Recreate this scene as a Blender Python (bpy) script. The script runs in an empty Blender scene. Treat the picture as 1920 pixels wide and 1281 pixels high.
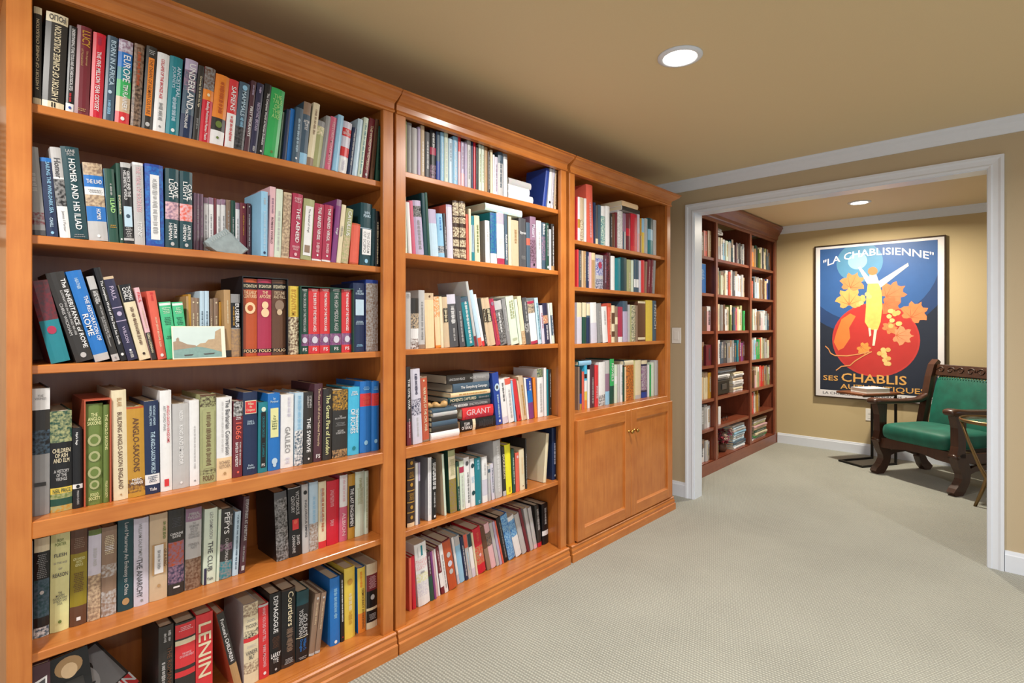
import bpy, math, random
from mathutils import Vector, Matrix

# ------------------------------------------------------------------ camera, world, lights, exposure
FPX, CX0, CY0, YAW, EYE = 1011.8, 960.0, 611.0, math.radians(43.341), 1.25
scene = bpy.context.scene
COL = scene.collection
cam_d = bpy.data.cameras.new('camera')
cam_d.sensor_width = 36.0
cam_d.lens = FPX / 1920.0 * 36.0
cam_d.shift_y = -(1281 / 2 - CY0) / 1920.0
cam_d.clip_start = 0.02
cam = bpy.data.objects.new('camera', cam_d)
cam.location = (0, 0, EYE)
cam.rotation_euler = (math.pi / 2, 0, YAW - math.pi / 2)
COL.objects.link(cam)
scene.camera = cam

world = bpy.data.worlds.new('world')
scene.world = world
world.use_nodes = True
world.node_tree.nodes['Background'].inputs[0].default_value = (0.93, 0.95, 1.0, 1)
world.node_tree.nodes['Background'].inputs[1].default_value = 0.9

vs = scene.view_settings
vs.view_transform = 'Standard'
vs.look = 'None'
vs.gamma = 1.0
vs.use_curve_mapping = False
vs.exposure = 0.08

CEIL = 2.30
LAMP_POWER = 31.0
LAMPS = [(1.978, 0.967), (-0.35, 0.967), (2.3, -1.3), (-0.35, -1.3), (5.36, 1.0)]  # the rear pair is unseen, added to even out the light

# ------------------------------------------------------------------ helpers
random.seed(7)
CA, SA = math.cos(YAW), math.sin(YAW)

def ray(u, v):
    return (FPX * CA + (u - CX0) * SA, FPX * SA - (u - CX0) * CA, CY0 - v)

def at_y(u, v, y):
    """point of the photograph's ray at the plane y (metres in front of the bookcases)"""
    d = ray(u, v); t = y / d[1]
    return d[0] * t, EYE + d[2] * t

def srgb(h):
    h = h.lstrip('#')
    out = []
    for i in (0, 2, 4):
        c = int(h[i:i + 2], 16) / 255
        out.append(c / 12.92 if c <= 0.04045 else ((c + 0.055) / 1.055) ** 2.4)
    return (*out, 1)

PAL = dict(black='15161a', charcoal='2f2d2c', dgrey='4c4d52', grey='8b8b8d', lgrey='b8b7b8', white='e4e4e6',
    cream='ddd1b2', beige='c9b294', tan='b08d62', brown='5f3f2d', dbrown='3b281f', maroon='702632', plum='4d2e39',
    crimson='c41c33', red='cf343a', coral='d8604e', orange='e0832f', rust='b5502c', gold='b98b32', yellow='dcc04e',
    lime='a5d88a', olive='667a3c', mustard='8f8020', green='35a95c', mint='4bbd88', dgreen='1f4a3e', teal='1d7d8b',
    dteal='143f48', cyan='45b2da', sky='8fc0e0', lblue='b7d0e2', blue='1f6fbe', royal='26449a', navy='1d2d50',
    slate='43596c', indigo='2c2c4a', purple='7c3c7a', lilac='b5a9c6', lavender='cbc8d8', pink='c9607c', rose='a8304f',
    lpink='dcb2ba', mauve='8f7088', sage='a3a678', pgreen='cfdccb', taupe='8c7462', peach='e8c9a0', lemon='e8e02a',
    palelemon='dcdca0', terracotta='b5553c')
WORD = dict(dgrey='dark grey', lgrey='light grey', dbrown='dark brown', lime='lime', mustard='mustard', mint='mint green',
    dgreen='dark green', dteal='dark teal', lblue='pale blue', royal='royal blue', navy='navy', slate='slate blue',
    lpink='pale pink', pgreen='pale green', lemon='bright yellow', palelemon='pale yellow', sky='sky blue', rose='raspberry red',
    rust='rust red', cyan='cyan', taupe='taupe', plum='plum')

def new_mat(name):
    m = bpy.data.materials.new(name)
    m.use_nodes = True
    nt = m.node_tree
    return m, nt, nt.nodes['Principled BSDF']

MATS = {}
def flat(name, hexc, rough=0.5, metal=0.0, noise=0.06, nscale=40.0, bump=0.0, coat=0.0):
    """a plain procedural material: one colour with a little noise in it"""
    if name in MATS: return MATS[name]
    m, nt, b = new_mat(name)
    c = srgb(hexc)
    tc = nt.nodes.new('ShaderNodeTexCoord')
    n = nt.nodes.new('ShaderNodeTexNoise'); n.inputs['Scale'].default_value = nscale; n.inputs['Detail'].default_value = 3
    r = nt.nodes.new('ShaderNodeMix'); r.data_type = 'RGBA'
    r.inputs[6].default_value = tuple(max(0, x * (1 - noise)) for x in c[:3]) + (1,)
    r.inputs[7].default_value = tuple(min(1, x * (1 + noise)) for x in c[:3]) + (1,)
    nt.links.new(tc.outputs['Object'], n.inputs['Vector'])
    nt.links.new(n.outputs['Fac'], r.inputs[0])
    nt.links.new(r.outputs[2], b.inputs['Base Color'])
    b.inputs['Roughness'].default_value = rough
    b.inputs['Metallic'].default_value = metal
    if coat: b.inputs['Coat Weight'].default_value = coat; b.inputs['Coat Roughness'].default_value = 0.15
    if bump:
        bp = nt.nodes.new('ShaderNodeBump'); bp.inputs['Strength'].default_value = bump; bp.inputs['Distance'].default_value = 0.002
        nt.links.new(n.outputs['Fac'], bp.inputs['Height']); nt.links.new(bp.outputs[0], b.inputs['Normal'])
    MATS[name] = m
    return m

def book_mat(key):
    """key is a palette name, or 'a/b' for a mottled printed picture of two colours"""
    name = 'print_' + key.replace('/', '_')
    if name in MATS: return MATS[name]
    if '/' not in key:
        return flat(name, PAL[key], rough=0.38, noise=0.08, nscale=60)
    m, nt, b = new_mat(name)
    a, c = key.split('/')
    tc = nt.nodes.new('ShaderNodeTexCoord')
    n = nt.nodes.new('ShaderNodeTexNoise'); n.inputs['Scale'].default_value = 140; n.inputs['Detail'].default_value = 6
    r = nt.nodes.new('ShaderNodeValToRGB')
    r.color_ramp.elements[0].position = 0.38; r.color_ramp.elements[0].color = srgb(PAL[a])
    r.color_ramp.elements[1].position = 0.62; r.color_ramp.elements[1].color = srgb(PAL[c])
    nt.links.new(tc.outputs['Object'], n.inputs['Vector'])
    nt.links.new(n.outputs['Fac'], r.inputs[0]); nt.links.new(r.outputs[0], b.inputs['Base Color'])
    b.inputs['Roughness'].default_value = 0.38
    MATS[name] = m
    return m

def wood(name, dark, light, axis, rough=0.34, scale=1.0):
    """stained wood, grain running along the given world axis"""
    if name in MATS: return MATS[name]
    m, nt, b = new_mat(name)
    tc = nt.nodes.new('ShaderNodeTexCoord')
    mp = nt.nodes.new('ShaderNodeMapping')
    s = [70 * scale, 70 * scale, 70 * scale]; s['xyz'.index(axis)] = 5.0 * scale
    mp.inputs['Scale'].default_value = s
    n = nt.nodes.new('ShaderNodeTexNoise'); n.inputs['Scale'].default_value = 1.0; n.inputs['Detail'].default_value = 6; n.inputs['Distortion'].default_value = 0.5
    n2 = nt.nodes.new('ShaderNodeTexNoise'); n2.inputs['Scale'].default_value = 9.0 * scale; n2.inputs['Detail'].default_value = 4
    mx = nt.nodes.new('ShaderNodeMath'); mx.operation = 'ADD'
    mm = nt.nodes.new('ShaderNodeMath'); mm.operation = 'MULTIPLY'; mm.inputs[1].default_value = 0.5
    r = nt.nodes.new('ShaderNodeValToRGB')
    r.color_ramp.elements[0].position = 0.28; r.color_ramp.elements[0].color = srgb(dark)
    r.color_ramp.elements[1].position = 0.72; r.color_ramp.elements[1].color = srgb(light)
    nt.links.new(tc.outputs['Object'], mp.inputs['Vector']); nt.links.new(mp.outputs[0], n.inputs['Vector'])
    nt.links.new(tc.outputs['Object'], n2.inputs['Vector'])
    nt.links.new(n.outputs['Fac'], mx.inputs[0]); nt.links.new(n2.outputs['Fac'], mx.inputs[1])
    nt.links.new(mx.outputs[0], mm.inputs[0]); nt.links.new(mm.outputs[0], r.inputs[0])
    nt.links.new(r.outputs[0], b.inputs['Base Color'])
    b.inputs['Roughness'].default_value = rough
    b.inputs['Coat Weight'].default_value = 0.3; b.inputs['Coat Roughness'].default_value = 0.18
    MATS[name] = m
    return m

class MB:
    """collects faces, then links them as one mesh object"""
    def __init__(s): s.v = []; s.f = []; s.m = []
    def quad(s, pts, mi=0):
        i = len(s.v); s.v += [tuple(p) for p in pts]; s.f.append(tuple(range(i, i + len(pts)))); s.m.append(mi)
    def box(s, x0, x1, y0, y1, z0, z1, mi=0):
        i = len(s.v)
        s.v += [(x, y, z) for z in (z0, z1) for y in (y0, y1) for x in (x0, x1)]
        for q in ((0, 2, 3, 1), (4, 5, 7, 6), (0, 1, 5, 4), (2, 6, 7, 3), (0, 4, 6, 2), (1, 3, 7, 5)):
            s.f.append(tuple(i + k for k in q)); s.m.append(mi)
        return s
    def cbox(s, x0, x1, y0, y1, z0, z1, c=0.003, mi=0):
        """box with chamfered edges: three crossing boxes hulled as rings"""
        i = len(s.v)
        for z, e in ((z0, c), (z0 + c, 0), (z1 - c, 0), (z1, c)):
            a, b_, d, f_ = x0 + e, x1 - e, y0 + e, y1 - e
            s.v += [(a + c, d, z), (b_ - c, d, z), (b_, d + c, z), (b_, f_ - c, z), (b_ - c, f_, z), (a + c, f_, z), (a, f_ - c, z), (a, d + c, z)]
        for k in range(3):
            for j in range(8):
                p, q = i + k * 8 + j, i + k * 8 + (j + 1) % 8
                s.f.append((p, q, q + 8, p + 8)); s.m.append(mi)
        s.f.append(tuple(i + 7 - j for j in range(8))); s.m.append(mi)
        s.f.append(tuple(i + 24 + j for j in range(8))); s.m.append(mi)
        return s
    def loft(s, rings, cap=True, mi=0, closed=True):
        i = len(s.v); n = len(rings[0])
        for r in rings: s.v += [tuple(p) for p in r]
        for k in range(len(rings) - 1):
            for j in range(n if closed else n - 1):
                p, q = i + k * n + j, i + k * n + (j + 1) % n
                s.f.append((p, q, q + n, p + n)); s.m.append(mi)
        if cap:
            s.f.append(tuple(i + n - 1 - j for j in range(n))); s.m.append(mi)
            s.f.append(tuple(i + (len(rings) - 1) * n + j for j in range(n))); s.m.append(mi)
        return s
    def lathe(s, prof, cx, cy, n=20, mi=0, cap=True):
        return s.loft([[(cx + r * math.cos(2 * math.pi * j / n), cy + r * math.sin(2 * math.pi * j / n), z) for j in range(n)] for r, z in prof], cap, mi)
    def tube(s, pts, rad, n=8, mi=0, flat_=1.0):
        rings = []
        P = [Vector(p) for p in pts]
        R = rad if isinstance(rad, (list, tuple)) else [rad] * len(P)
        for k, p in enumerate(P):
            d = (P[min(k + 1, len(P) - 1)] - P[max(k - 1, 0)]).normalized()
            up = Vector((0, 0, 1)) if abs(d.z) < 0.9 else Vector((1, 0, 0))
            a = d.cross(up).normalized(); b_ = a.cross(d).normalized()
            rings.append([p + a * R[k] * math.cos(2 * math.pi * j / n) + b_ * R[k] * flat_ * math.sin(2 * math.pi * j / n) for j in range(n)])
        return s.loft(rings, True, mi)
    def extr(s, pts, axis, a, b_, mi=0):
        """closed 2-D outline extruded along an axis (x: pts are (y,z); y: (x,z); z: (x,y))"""
        def mk(p, t): return {'x': (t, p[0], p[1]), 'y': (p[0], t, p[1]), 'z': (p[0], p[1], t)}[axis]
        return s.loft([[mk(p, a) for p in pts], [mk(p, b_) for p in pts]], True, mi)
    def build(s, name, mats, parent=None, smooth=False):
        me = bpy.data.meshes.new(name)
        me.from_pydata(s.v, [], s.f)
        if not isinstance(mats, (list, tuple)): mats = [mats]
        for m in mats: me.materials.append(m)
        if len(mats) > 1: me.polygons.foreach_set('material_index', s.m)
        if smooth: me.polygons.foreach_set('use_smooth', [True] * len(s.f))
        me.update()
        o = bpy.data.objects.new(name, me)
        COL.objects.link(o)
        if parent: o.parent = parent
        return o

def fix_normals(o):
    import bmesh
    bm = bmesh.new(); bm.from_mesh(o.data)
    bmesh.ops.remove_doubles(bm, verts=bm.verts, dist=1e-6)
    bmesh.ops.recalc_face_normals(bm, faces=bm.faces); bm.to_mesh(o.data); bm.free()
    return o

def tag(o, label=None, cat=None, group=None, kind=None):
    if label: o['label'] = label
    if cat: o['category'] = cat
    if group: o['group'] = group
    if kind: o['kind'] = kind
    return o

def empty(name, loc=(0, 0, 0), rz=0.0):
    o = bpy.data.objects.new(name, None)
    o.empty_display_size = 0.05
    o.location = loc; o.rotation_euler = (0, 0, rz)
    COL.objects.link(o)
    return o

def local(parent_loc):
    return Matrix.Translation(Vector(parent_loc)).inverted()

# ------------------------------------------------------------------ text outlines (converted in one pass, before anything else is linked)
TEXT = {}
def want(t): TEXT.setdefault(t, None)
def convert_texts():
    objs = []
    for t in TEXT:
        cu = bpy.data.curves.new('lettering', 'FONT')
        cu.body = t; cu.align_x = 'CENTER'; cu.resolution_u = 2; cu.size = 1.0; cu.offset = 0.012
        cu.space_line = 0.85
        o = bpy.data.objects.new('lettering', cu)
        COL.objects.link(o); objs.append((t, o, cu))
    dg = bpy.context.evaluated_depsgraph_get()
    for t, o, cu in objs:
        me = o.evaluated_get(dg).to_mesh()
        vv = [(p.co.x, p.co.y) for p in me.vertices]
        ff = [tuple(p.vertices) for p in me.polygons]
        o.evaluated_get(dg).to_mesh_clear()
        if not vv: vv = [(0, 0), (1, 0), (1, 1)]; ff = []
        xs = [p[0] for p in vv]; ys = [p[1] for p in vv]
        x0, y0 = min(xs), min(ys); w, h = max(xs) - x0, max(ys) - y0
        TEXT[t] = ([(p[0] - x0, p[1] - y0) for p in vv], ff, max(w, 1e-6), max(h, 1e-6))
    for t, o, cu in objs:
        bpy.data.objects.remove(o); bpy.data.curves.remove(cu)

def text_fit(t, length, height, squeeze=0.62, stretch=1.25):
    """outline of t fitted into length x height, centred on the origin"""
    vv, ff, w, h = TEXT[t]
    sy = height / h; sx = length / w
    if sx > sy * stretch: sx = sy * stretch
    if sx < sy * squeeze: sy = sx / squeeze
    return [((x - w / 2) * sx, (y - h / 2) * sy) for x, y in vv], ff
FACE = 1.74                      # plane of the bookcase face frames
XB, XB2 = 3.73, 3.84             # wall with the cased opening
XF = 6.17                        # far wall with the poster

# ------------------------------------------------------------------ the setting
def carpet():
    m, nt, b = new_mat('carpet')
    tc = nt.nodes.new('ShaderNodeTexCoord')
    sep = nt.nodes.new('ShaderNodeSeparateXYZ'); nt.links.new(tc.outputs['Object'], sep.inputs[0])
    nz = nt.nodes.new('ShaderNodeTexNoise'); nz.inputs['Scale'].default_value = 55; nz.inputs['Detail'].default_value = 3
    nt.links.new(tc.outputs['Object'], nz.inputs['Vector'])
    def node(op, a, c=None):
        n = nt.nodes.new('ShaderNodeMath'); n.operation = op
        for i, q in enumerate((a, c)):
            if q is None: continue
            if isinstance(q, (int, float)): n.inputs[i].default_value = q
            else: nt.links.new(q, n.inputs[i])
        return n.outputs[0]
    nd = node('MULTIPLY', node('SUBTRACT', nz.outputs['Fac'], 0.5), 0.008)
    rows = node('SINE', node('MULTIPLY', node('ADD', sep.outputs['X'], nd), 2 * math.pi / 0.013))
    rows01 = node('ADD', node('MULTIPLY', rows, 0.5), 0.5)
    odd = node('MULTIPLY', node('FLOOR', node('DIVIDE', sep.outputs['X'], 0.013)), 0.5)
    loops = node('SINE', node('MULTIPLY', node('ADD', node('DIVIDE', node('ADD', sep.outputs['Y'], nd), 0.011), odd), 2 * math.pi))
    loops01 = node('ADD', node('MULTIPLY', loops, 0.5), 0.5)
    hgt = node('MULTIPLY', rows01, node('ADD', node('MULTIPLY', loops01, 0.7), 0.3))
    nz2 = nt.nodes.new('ShaderNodeTexNoise'); nz2.inputs['Scale'].default_value = 420; nz2.inputs['Detail'].default_value = 2
    nt.links.new(tc.outputs['Object'], nz2.inputs['Vector'])
    mixh = node('ADD', node('MULTIPLY', hgt, 0.62), node('MULTIPLY', nz2.outputs['Fac'], 0.45))
    nz3 = nt.nodes.new('ShaderNodeTexNoise'); nz3.inputs['Scale'].default_value = 2.2; nz3.inputs['Detail'].default_value = 3
    nt.links.new(tc.outputs['Object'], nz3.inputs['Vector'])
    ramp = nt.nodes.new('ShaderNodeValToRGB')
    ramp.color_ramp.elements[0].position = 0.1; ramp.color_ramp.elements[0].color = srgb('75766e')
    ramp.color_ramp.elements[1].position = 0.75; ramp.color_ramp.elements[1].color = srgb('b6b8ad')
    nt.links.new(node('ADD', mixh, node('MULTIPLY', node('SUBTRACT', nz3.outputs['Fac'], 0.5), 0.25)), ramp.inputs[0])
    nt.links.new(ramp.outputs[0], b.inputs['Base Color'])
    bp = nt.nodes.new('ShaderNodeBump'); bp.inputs['Strength'].default_value = 0.7; bp.inputs['Distance'].default_value = 0.004
    nt.links.new(mixh, bp.inputs['Height']); nt.links.new(bp.outputs[0], b.inputs['Normal'])
    b.inputs['Roughness'].default_value = 0.95
    b.inputs['Sheen Weight'].default_value = 0.2
    return m

M_CARPET = carpet()
M_WALL = flat('wall_paint', 'bbaa8c', rough=0.7, noise=0.05, nscale=300, bump=0.15)
M_WALL2 = flat('wall_paint_far', 'c6b389', rough=0.7, noise=0.05, nscale=300, bump=0.15)
M_CEIL = flat('ceiling_paint', 'dcc8a0', rough=0.6, noise=0.04, nscale=250, bump=0.1)
M_TRIM = flat('trim_paint', 'dde4ef', rough=0.35, noise=0.02)
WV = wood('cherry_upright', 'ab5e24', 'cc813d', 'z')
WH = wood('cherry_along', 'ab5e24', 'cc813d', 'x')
WB = wood('cherry_back_shaded', '8f4c1e', 'ab662e', 'z')  # same cherry stain, darkened to carry the shade inside the shelves
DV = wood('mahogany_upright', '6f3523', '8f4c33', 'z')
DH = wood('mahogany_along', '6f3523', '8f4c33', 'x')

def struct(o): o['kind'] = 'structure'; return o
struct(MB().box(-2.6, 6.3, -3.2, 2.35, -0.05, 0).build('floor', M_CARPET))
struct(MB().box(-2.6, 6.3, -3.2, 2.35, CEIL, CEIL + 0.05).build('ceiling', M_CEIL))
struct(MB().box(-2.6, XB, 2.08, 2.14, 0, CEIL).build('wall_left', M_WALL))
OY0, OY1, OZ = 0.13, 1.708, 2.06                      # clear opening between the rooms
wb = MB(); wb.box(XB, XB2, OY1 + 0.02, 2.35, 0, CEIL); wb.box(XB, XB2, -3.2, OY0 - 0.02, 0, CEIL); wb.box(XB, XB2, OY0 - 0.02, OY1 + 0.02, OZ + 0.02, CEIL)
struct(wb.build('wall_back', M_WALL))
struct(MB().box(XF, XF + 0.06, -3.2, 2.35, 0, CEIL).build('wall_far', M_WALL2))
struct(MB().box(XB2, XF, 2.24, 2.3, 0, CEIL).build('wall_far_left', M_WALL2))

def sweep(prof, stations, name, mat, smooth=False):
    """profile (out, up) carried along stations given as functions of (out, up)"""
    mb = MB(); mb.loft([[st(o, u) for o, u in prof] for st in stations], True)
    return fix_normals(mb.build(name, mat))
# jamb lining and casing of the opening, mitred round the head
jm = MB(); jm.box(XB - 0.004, XB2 + 0.004, OY1, OY1 + 0.02, 0, OZ + 0.02); jm.box(XB - 0.004, XB2 + 0.004, OY0 - 0.02, OY0, 0, OZ + 0.02); jm.box(XB - 0.004, XB2 + 0.004, OY0, OY1, OZ, OZ + 0.02)
struct(jm.build('trim_1', M_TRIM))
CP = [(0, 0.0), (0.0, 0.012), (0.012, 0.016), (0.02, 0.012), (0.04, 0.014), (0.05, 0.02), (0.062, 0.02), (0.064, 0.0)]
for k, (px, sg) in enumerate(((XB, -1), (XB2, 1))):
    st = [lambda o, t, px=px, sg=sg: (px + sg * t, OY1 + 0.004 + o, 0.0), lambda o, t, px=px, sg=sg: (px + sg * t, OY1 + 0.004 + o, OZ + 0.004 + o),
          lambda o, t, px=px, sg=sg: (px + sg * t, OY0 - 0.004 - o, OZ + 0.004 + o), lambda o, t, px=px, sg=sg: (px + sg * t, OY0 - 0.004 - o, 0.0)]
    struct(sweep(CP, st, 'trim_%d' % (k + 2), M_TRIM))
# crown mouldings and baseboards
CR = [(0, 0), (0, -0.072), (0.008, -0.072), (0.014, -0.062), (0.02, -0.05), (0.036, -0.026), (0.05, -0.014), (0.054, -0.004), (0.06, 0)]
struct(sweep(CR, [lambda o, u: (XB - o, -3.2, CEIL + u), lambda o, u: (XB - o, 2.08, CEIL + u)], 'trim_4', M_TRIM))
struct(sweep(CR, [lambda o, u: (XF - o, -3.2, CEIL + u), lambda o, u: (XF - o, 2.24, CEIL + u)], 'trim_5', M_TRIM))
BP = [(0, 0), (0.014, 0), (0.014, 0.085), (0.011, 0.09), (0.008, 0.104), (0, 0.106)]
struct(sweep(BP, [lambda o, u: (XB - o, OY1 + 0.069, u), lambda o, u: (XB - o, 2.08, u)], 'baseboard_back_left', M_TRIM))
struct(sweep(BP, [lambda o, u: (XB - o, -3.2, u), lambda o, u: (XB - o, OY0 - 0.069, u)], 'baseboard_back_right', M_TRIM))
struct(sweep(BP, [lambda o, u: (XF - o, -3.2, u), lambda o, u: (XF - o, 1.90, u)], 'baseboard_far', M_TRIM))

# ------------------------------------------------------------------ ceiling lamps (each with its own light)
M_LENS, nt_, b_ = new_mat('lamp_lens')
b_.inputs['Base Color'].default_value = (1, 1, 1, 1)
b_.inputs['Emission Color'].default_value = (1.0, 0.93, 0.8, 1)
b_.inputs['Emission Strength'].default_value = 14.0
LAMP_SAY = {0: 'round recessed ceiling downlight glowing above the bookcase aisle', 4: 'smaller looking recessed ceiling downlight beyond the opening, before the poster',
            1: 'recessed ceiling downlight over the viewer near the first bookcase', 2: 'unseen recessed ceiling downlight added near the right wall', 3: 'unseen recessed ceiling downlight added behind the viewer',
            }
for i, (lx, ly) in enumerate(LAMPS):
    r = empty('downlight', (lx, ly, CEIL))
    tag(r, LAMP_SAY[i], 'ceiling light', 'recessed downlights')
    MB().lathe([(0.085, 0.0), (0.085, -0.004), (0.07, -0.009), (0.064, -0.008), (0.062, -0.002), (0.062, 0.0)], 0, 0, 28).build('trim_ring', M_TRIM, r, True)
    MB().lathe([(0.061, -0.001), (0.061, -0.004), (0.05, -0.0055)], 0, 0, 28).build('lens', M_LENS, r)
    ld = bpy.data.lights.new('downlight_lamp', 'AREA')
    ld.shape = 'DISK'; ld.size = 0.12; ld.energy = LAMP_POWER * (1.0 if lx < 3 else 1.5); ld.color = (1.0, 0.96, 0.90) if lx < 3 else (1.0, 0.9, 0.74); ld.spread = math.radians(165)
    lo = bpy.data.objects.new('downlight_lamp', ld); lo.location = (0, 0, -0.012); lo.parent = r
    COL.objects.link(lo)

# ------------------------------------------------------------------ bookcases
CROWN = [(0.0, 2.062), (0.006, 2.062), (0.009, 2.067), (0.006, 2.072), (0.004, 2.076), (0.006, 2.095), (0.012, 2.1), (0.02, 2.104), (0.036, 2.116), (0.046, 2.122), (0.048, 2.13), (0.054, 2.132), (0.054, 2.138), (0.0, 2.138)]
BASE = [(0.0, 0.0), (0.026, 0.0), (0.026, 0.04), (0.024, 0.043), (0.02, 0.045), (0.021, 0.06), (0.017, 0.068), (0.015, 0.074), (0.018, 0.078), (0.018, 0.083), (0.012, 0.087), (0.0, 0.087)]
CASES = {1: (0.107, 1.186, 'tall open cherry bookcase nearest the viewer, packed with history books'),
         2: (1.197, 2.261, 'middle tall open cherry bookcase between the other two'),
         3: (2.289, 3.418, 'cherry bookcase with two panelled cupboard doors below its shelves')}

def around(prof, x0, x1, yf, yb, oL, oR, name, mat, parent):
    """moulding that returns round both ends of a case, mitred"""
    mb = MB()
    mb.loft([[(x0 - oL * o, yb, z) for o, z in prof], [(x0 - oL * o, yf - o, z) for o, z in prof],
             [(x1 + oR * o, yf - o, z) for o, z in prof], [(x1 + oR * o, yb, z) for o, z in prof]], True)
    return fix_normals(mb.build(name, mat, parent))

def bookcase(n):
    x0, x1, label = CASES[n]
    r = empty('bookcase'); tag(r, label, 'bookcase', 'cherry bookcases along the wall')
    yb = 2.06; st = 0.046; t = 0.02; top = 2.062
    for a in (x0, x1 - t):
        MB().box(a, a + t, FACE + 0.02, yb, 0, 2.10).build('side_panel', WV, r)
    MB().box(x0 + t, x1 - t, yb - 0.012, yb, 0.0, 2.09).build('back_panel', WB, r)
    MB().cbox(x0, x0 + st, FACE, FACE + 0.02, 0.05, 2.10, 0.002).build('stile', WV, r)
    MB().cbox(x1 - st, x1, FACE, FACE + 0.02, 0.05, 2.10, 0.002).build('stile', WV, r)
    MB().cbox(x0 + st, x1 - st, FACE, FACE + 0.02, top, 2.10, 0.002).build('top_rail', WH, r)
    MB().box(x0 + t, x1 - t, FACE + 0.02, yb - 0.012, 2.08, 2.10).build('top_board', WH, r)
    rows = SHELF_Z[n]
    for k, z in enumerate(rows):
        fixed = k == 3
        if k == 5 or fixed:
            MB().box(x0 + t, x1 - t, FACE + 0.02, yb - 0.012, z - 0.02, z).build('fixed_shelf', WH, r)
            if fixed: MB().cbox(x0 + st, x1 - st, FACE, FACE + 0.02, z - 0.042, z, 0.002).build('middle_rail', WH, r)
            else: MB().cbox(x0 + st, x1 - st, FACE, FACE + 0.02, z - 0.05, z, 0.002).build('bottom_rail', WH, r)
        else:
            MB().cbox(x0 + t + 0.001, x1 - t - 0.001, FACE + 0.0205, yb - 0.013, z - 0.022, z, 0.002).build('shelf', WH, r)
    oL, oR = {1: (1, 0.08), 2: (0.08, 0.16), 3: (0.2, 1)}[n]
    around(CROWN, x0, x1, FACE, yb, oL, oR, 'crown_moulding', WH, r)
    around(BASE, x0, x1, FACE, yb, oL, oR, 'base_moulding', WH, r)
    if n == 3:
        xm = 2.874
        for a, b, kx in ((x0 + 0.044, xm - 0.002, 1), (xm + 0.002, x1 - 0.012, 0)):
            z0, z1, fw = 0.095, 0.742, 0.064; y0, y1 = FACE - 0.021, FACE - 0.001
            p = MB().box(a + fw, b - fw, y0 + 0.011, y1, z0 + fw, z1 - fw)
            door = p.build('door', WV, r)
            for q0, q1 in ((a, a + fw), (b - fw, b)): MB().cbox(q0, q1, y0, y1, z0, z1, 0.002).build('stile', WV, door)
            for zz, zs in ((z0 + fw, 1), (z1 - fw, -1)):
                bd = MB(); bd.extr([(y0 + 0.003, zz), (y0 + 0.011, zz + zs * 0.009), (y0 + 0.011, zz)], 'x', a + fw, b - fw); fix_normals(bd.build('bead', WH, door))
            MB().cbox(a + fw, b - fw, y0, y1, z0, z0 + fw, 0.002).build('rail', WH, door)
            MB().cbox(a + fw, b - fw, y0, y1, z1 - fw, z1, 0.002).build('rail', WH, door)
            kxp = (b - 0.028) if kx else (a + 0.03)
            kn = MB(); prof = [(0.008, 0.0), (0.0085, 0.003), (0.0045, 0.006), (0.004, 0.014), (0.009, 0.018), (0.0125, 0.024), (0.011, 0.03), (0.006, 0.034)]
            kn.loft([[(kxp + rr * math.cos(2 * math.pi * j / 14), y0 - yy, 0.615 + rr * math.sin(2 * math.pi * j / 14)) for j in range(14)] for rr, yy in prof], True)
            fix_normals(kn.build('knob', flat('brass', 'b08a4a', rough=0.25, metal=1.0, noise=0.03), door, True))
    return r

SHELF_Z = {1: [1.796, 1.473, 1.153, 0.774, 0.445, 0.087], 2: [1.857, 1.537, 1.156, 0.774, 0.440, 0.087], 3: [1.717, 1.462, 1.150, 0.776]}
for n in (1, 2, 3): bookcase(n)

# the darker bookcase in the far room
FY = 1.91
FAR_Z = [1.833, 1.524, 1.205, 0.912, 0.627, 0.376, 0.095]
FAR_X = [3.87, 4.60, 5.41, 6.165]
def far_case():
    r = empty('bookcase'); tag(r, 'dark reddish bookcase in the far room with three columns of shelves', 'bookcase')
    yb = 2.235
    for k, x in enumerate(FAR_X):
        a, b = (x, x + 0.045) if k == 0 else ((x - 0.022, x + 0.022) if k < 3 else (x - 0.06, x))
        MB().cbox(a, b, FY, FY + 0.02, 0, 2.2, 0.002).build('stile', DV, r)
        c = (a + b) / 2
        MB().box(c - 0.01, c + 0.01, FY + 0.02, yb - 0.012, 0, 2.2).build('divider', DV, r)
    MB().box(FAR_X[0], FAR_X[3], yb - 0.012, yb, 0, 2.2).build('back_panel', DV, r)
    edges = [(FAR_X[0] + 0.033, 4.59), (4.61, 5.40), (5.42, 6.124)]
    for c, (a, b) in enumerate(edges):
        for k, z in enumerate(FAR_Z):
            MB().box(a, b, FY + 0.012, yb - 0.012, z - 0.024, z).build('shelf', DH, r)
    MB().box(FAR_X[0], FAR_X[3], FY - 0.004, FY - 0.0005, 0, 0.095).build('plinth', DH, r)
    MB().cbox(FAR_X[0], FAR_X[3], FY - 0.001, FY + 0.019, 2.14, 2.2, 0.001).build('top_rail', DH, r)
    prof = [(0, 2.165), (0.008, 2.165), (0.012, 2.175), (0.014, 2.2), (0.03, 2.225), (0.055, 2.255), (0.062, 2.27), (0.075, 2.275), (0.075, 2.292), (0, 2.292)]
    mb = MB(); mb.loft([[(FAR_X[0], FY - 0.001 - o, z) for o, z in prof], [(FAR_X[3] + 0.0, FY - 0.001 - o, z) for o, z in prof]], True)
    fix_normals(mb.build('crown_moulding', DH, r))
    return r
far_case()
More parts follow.
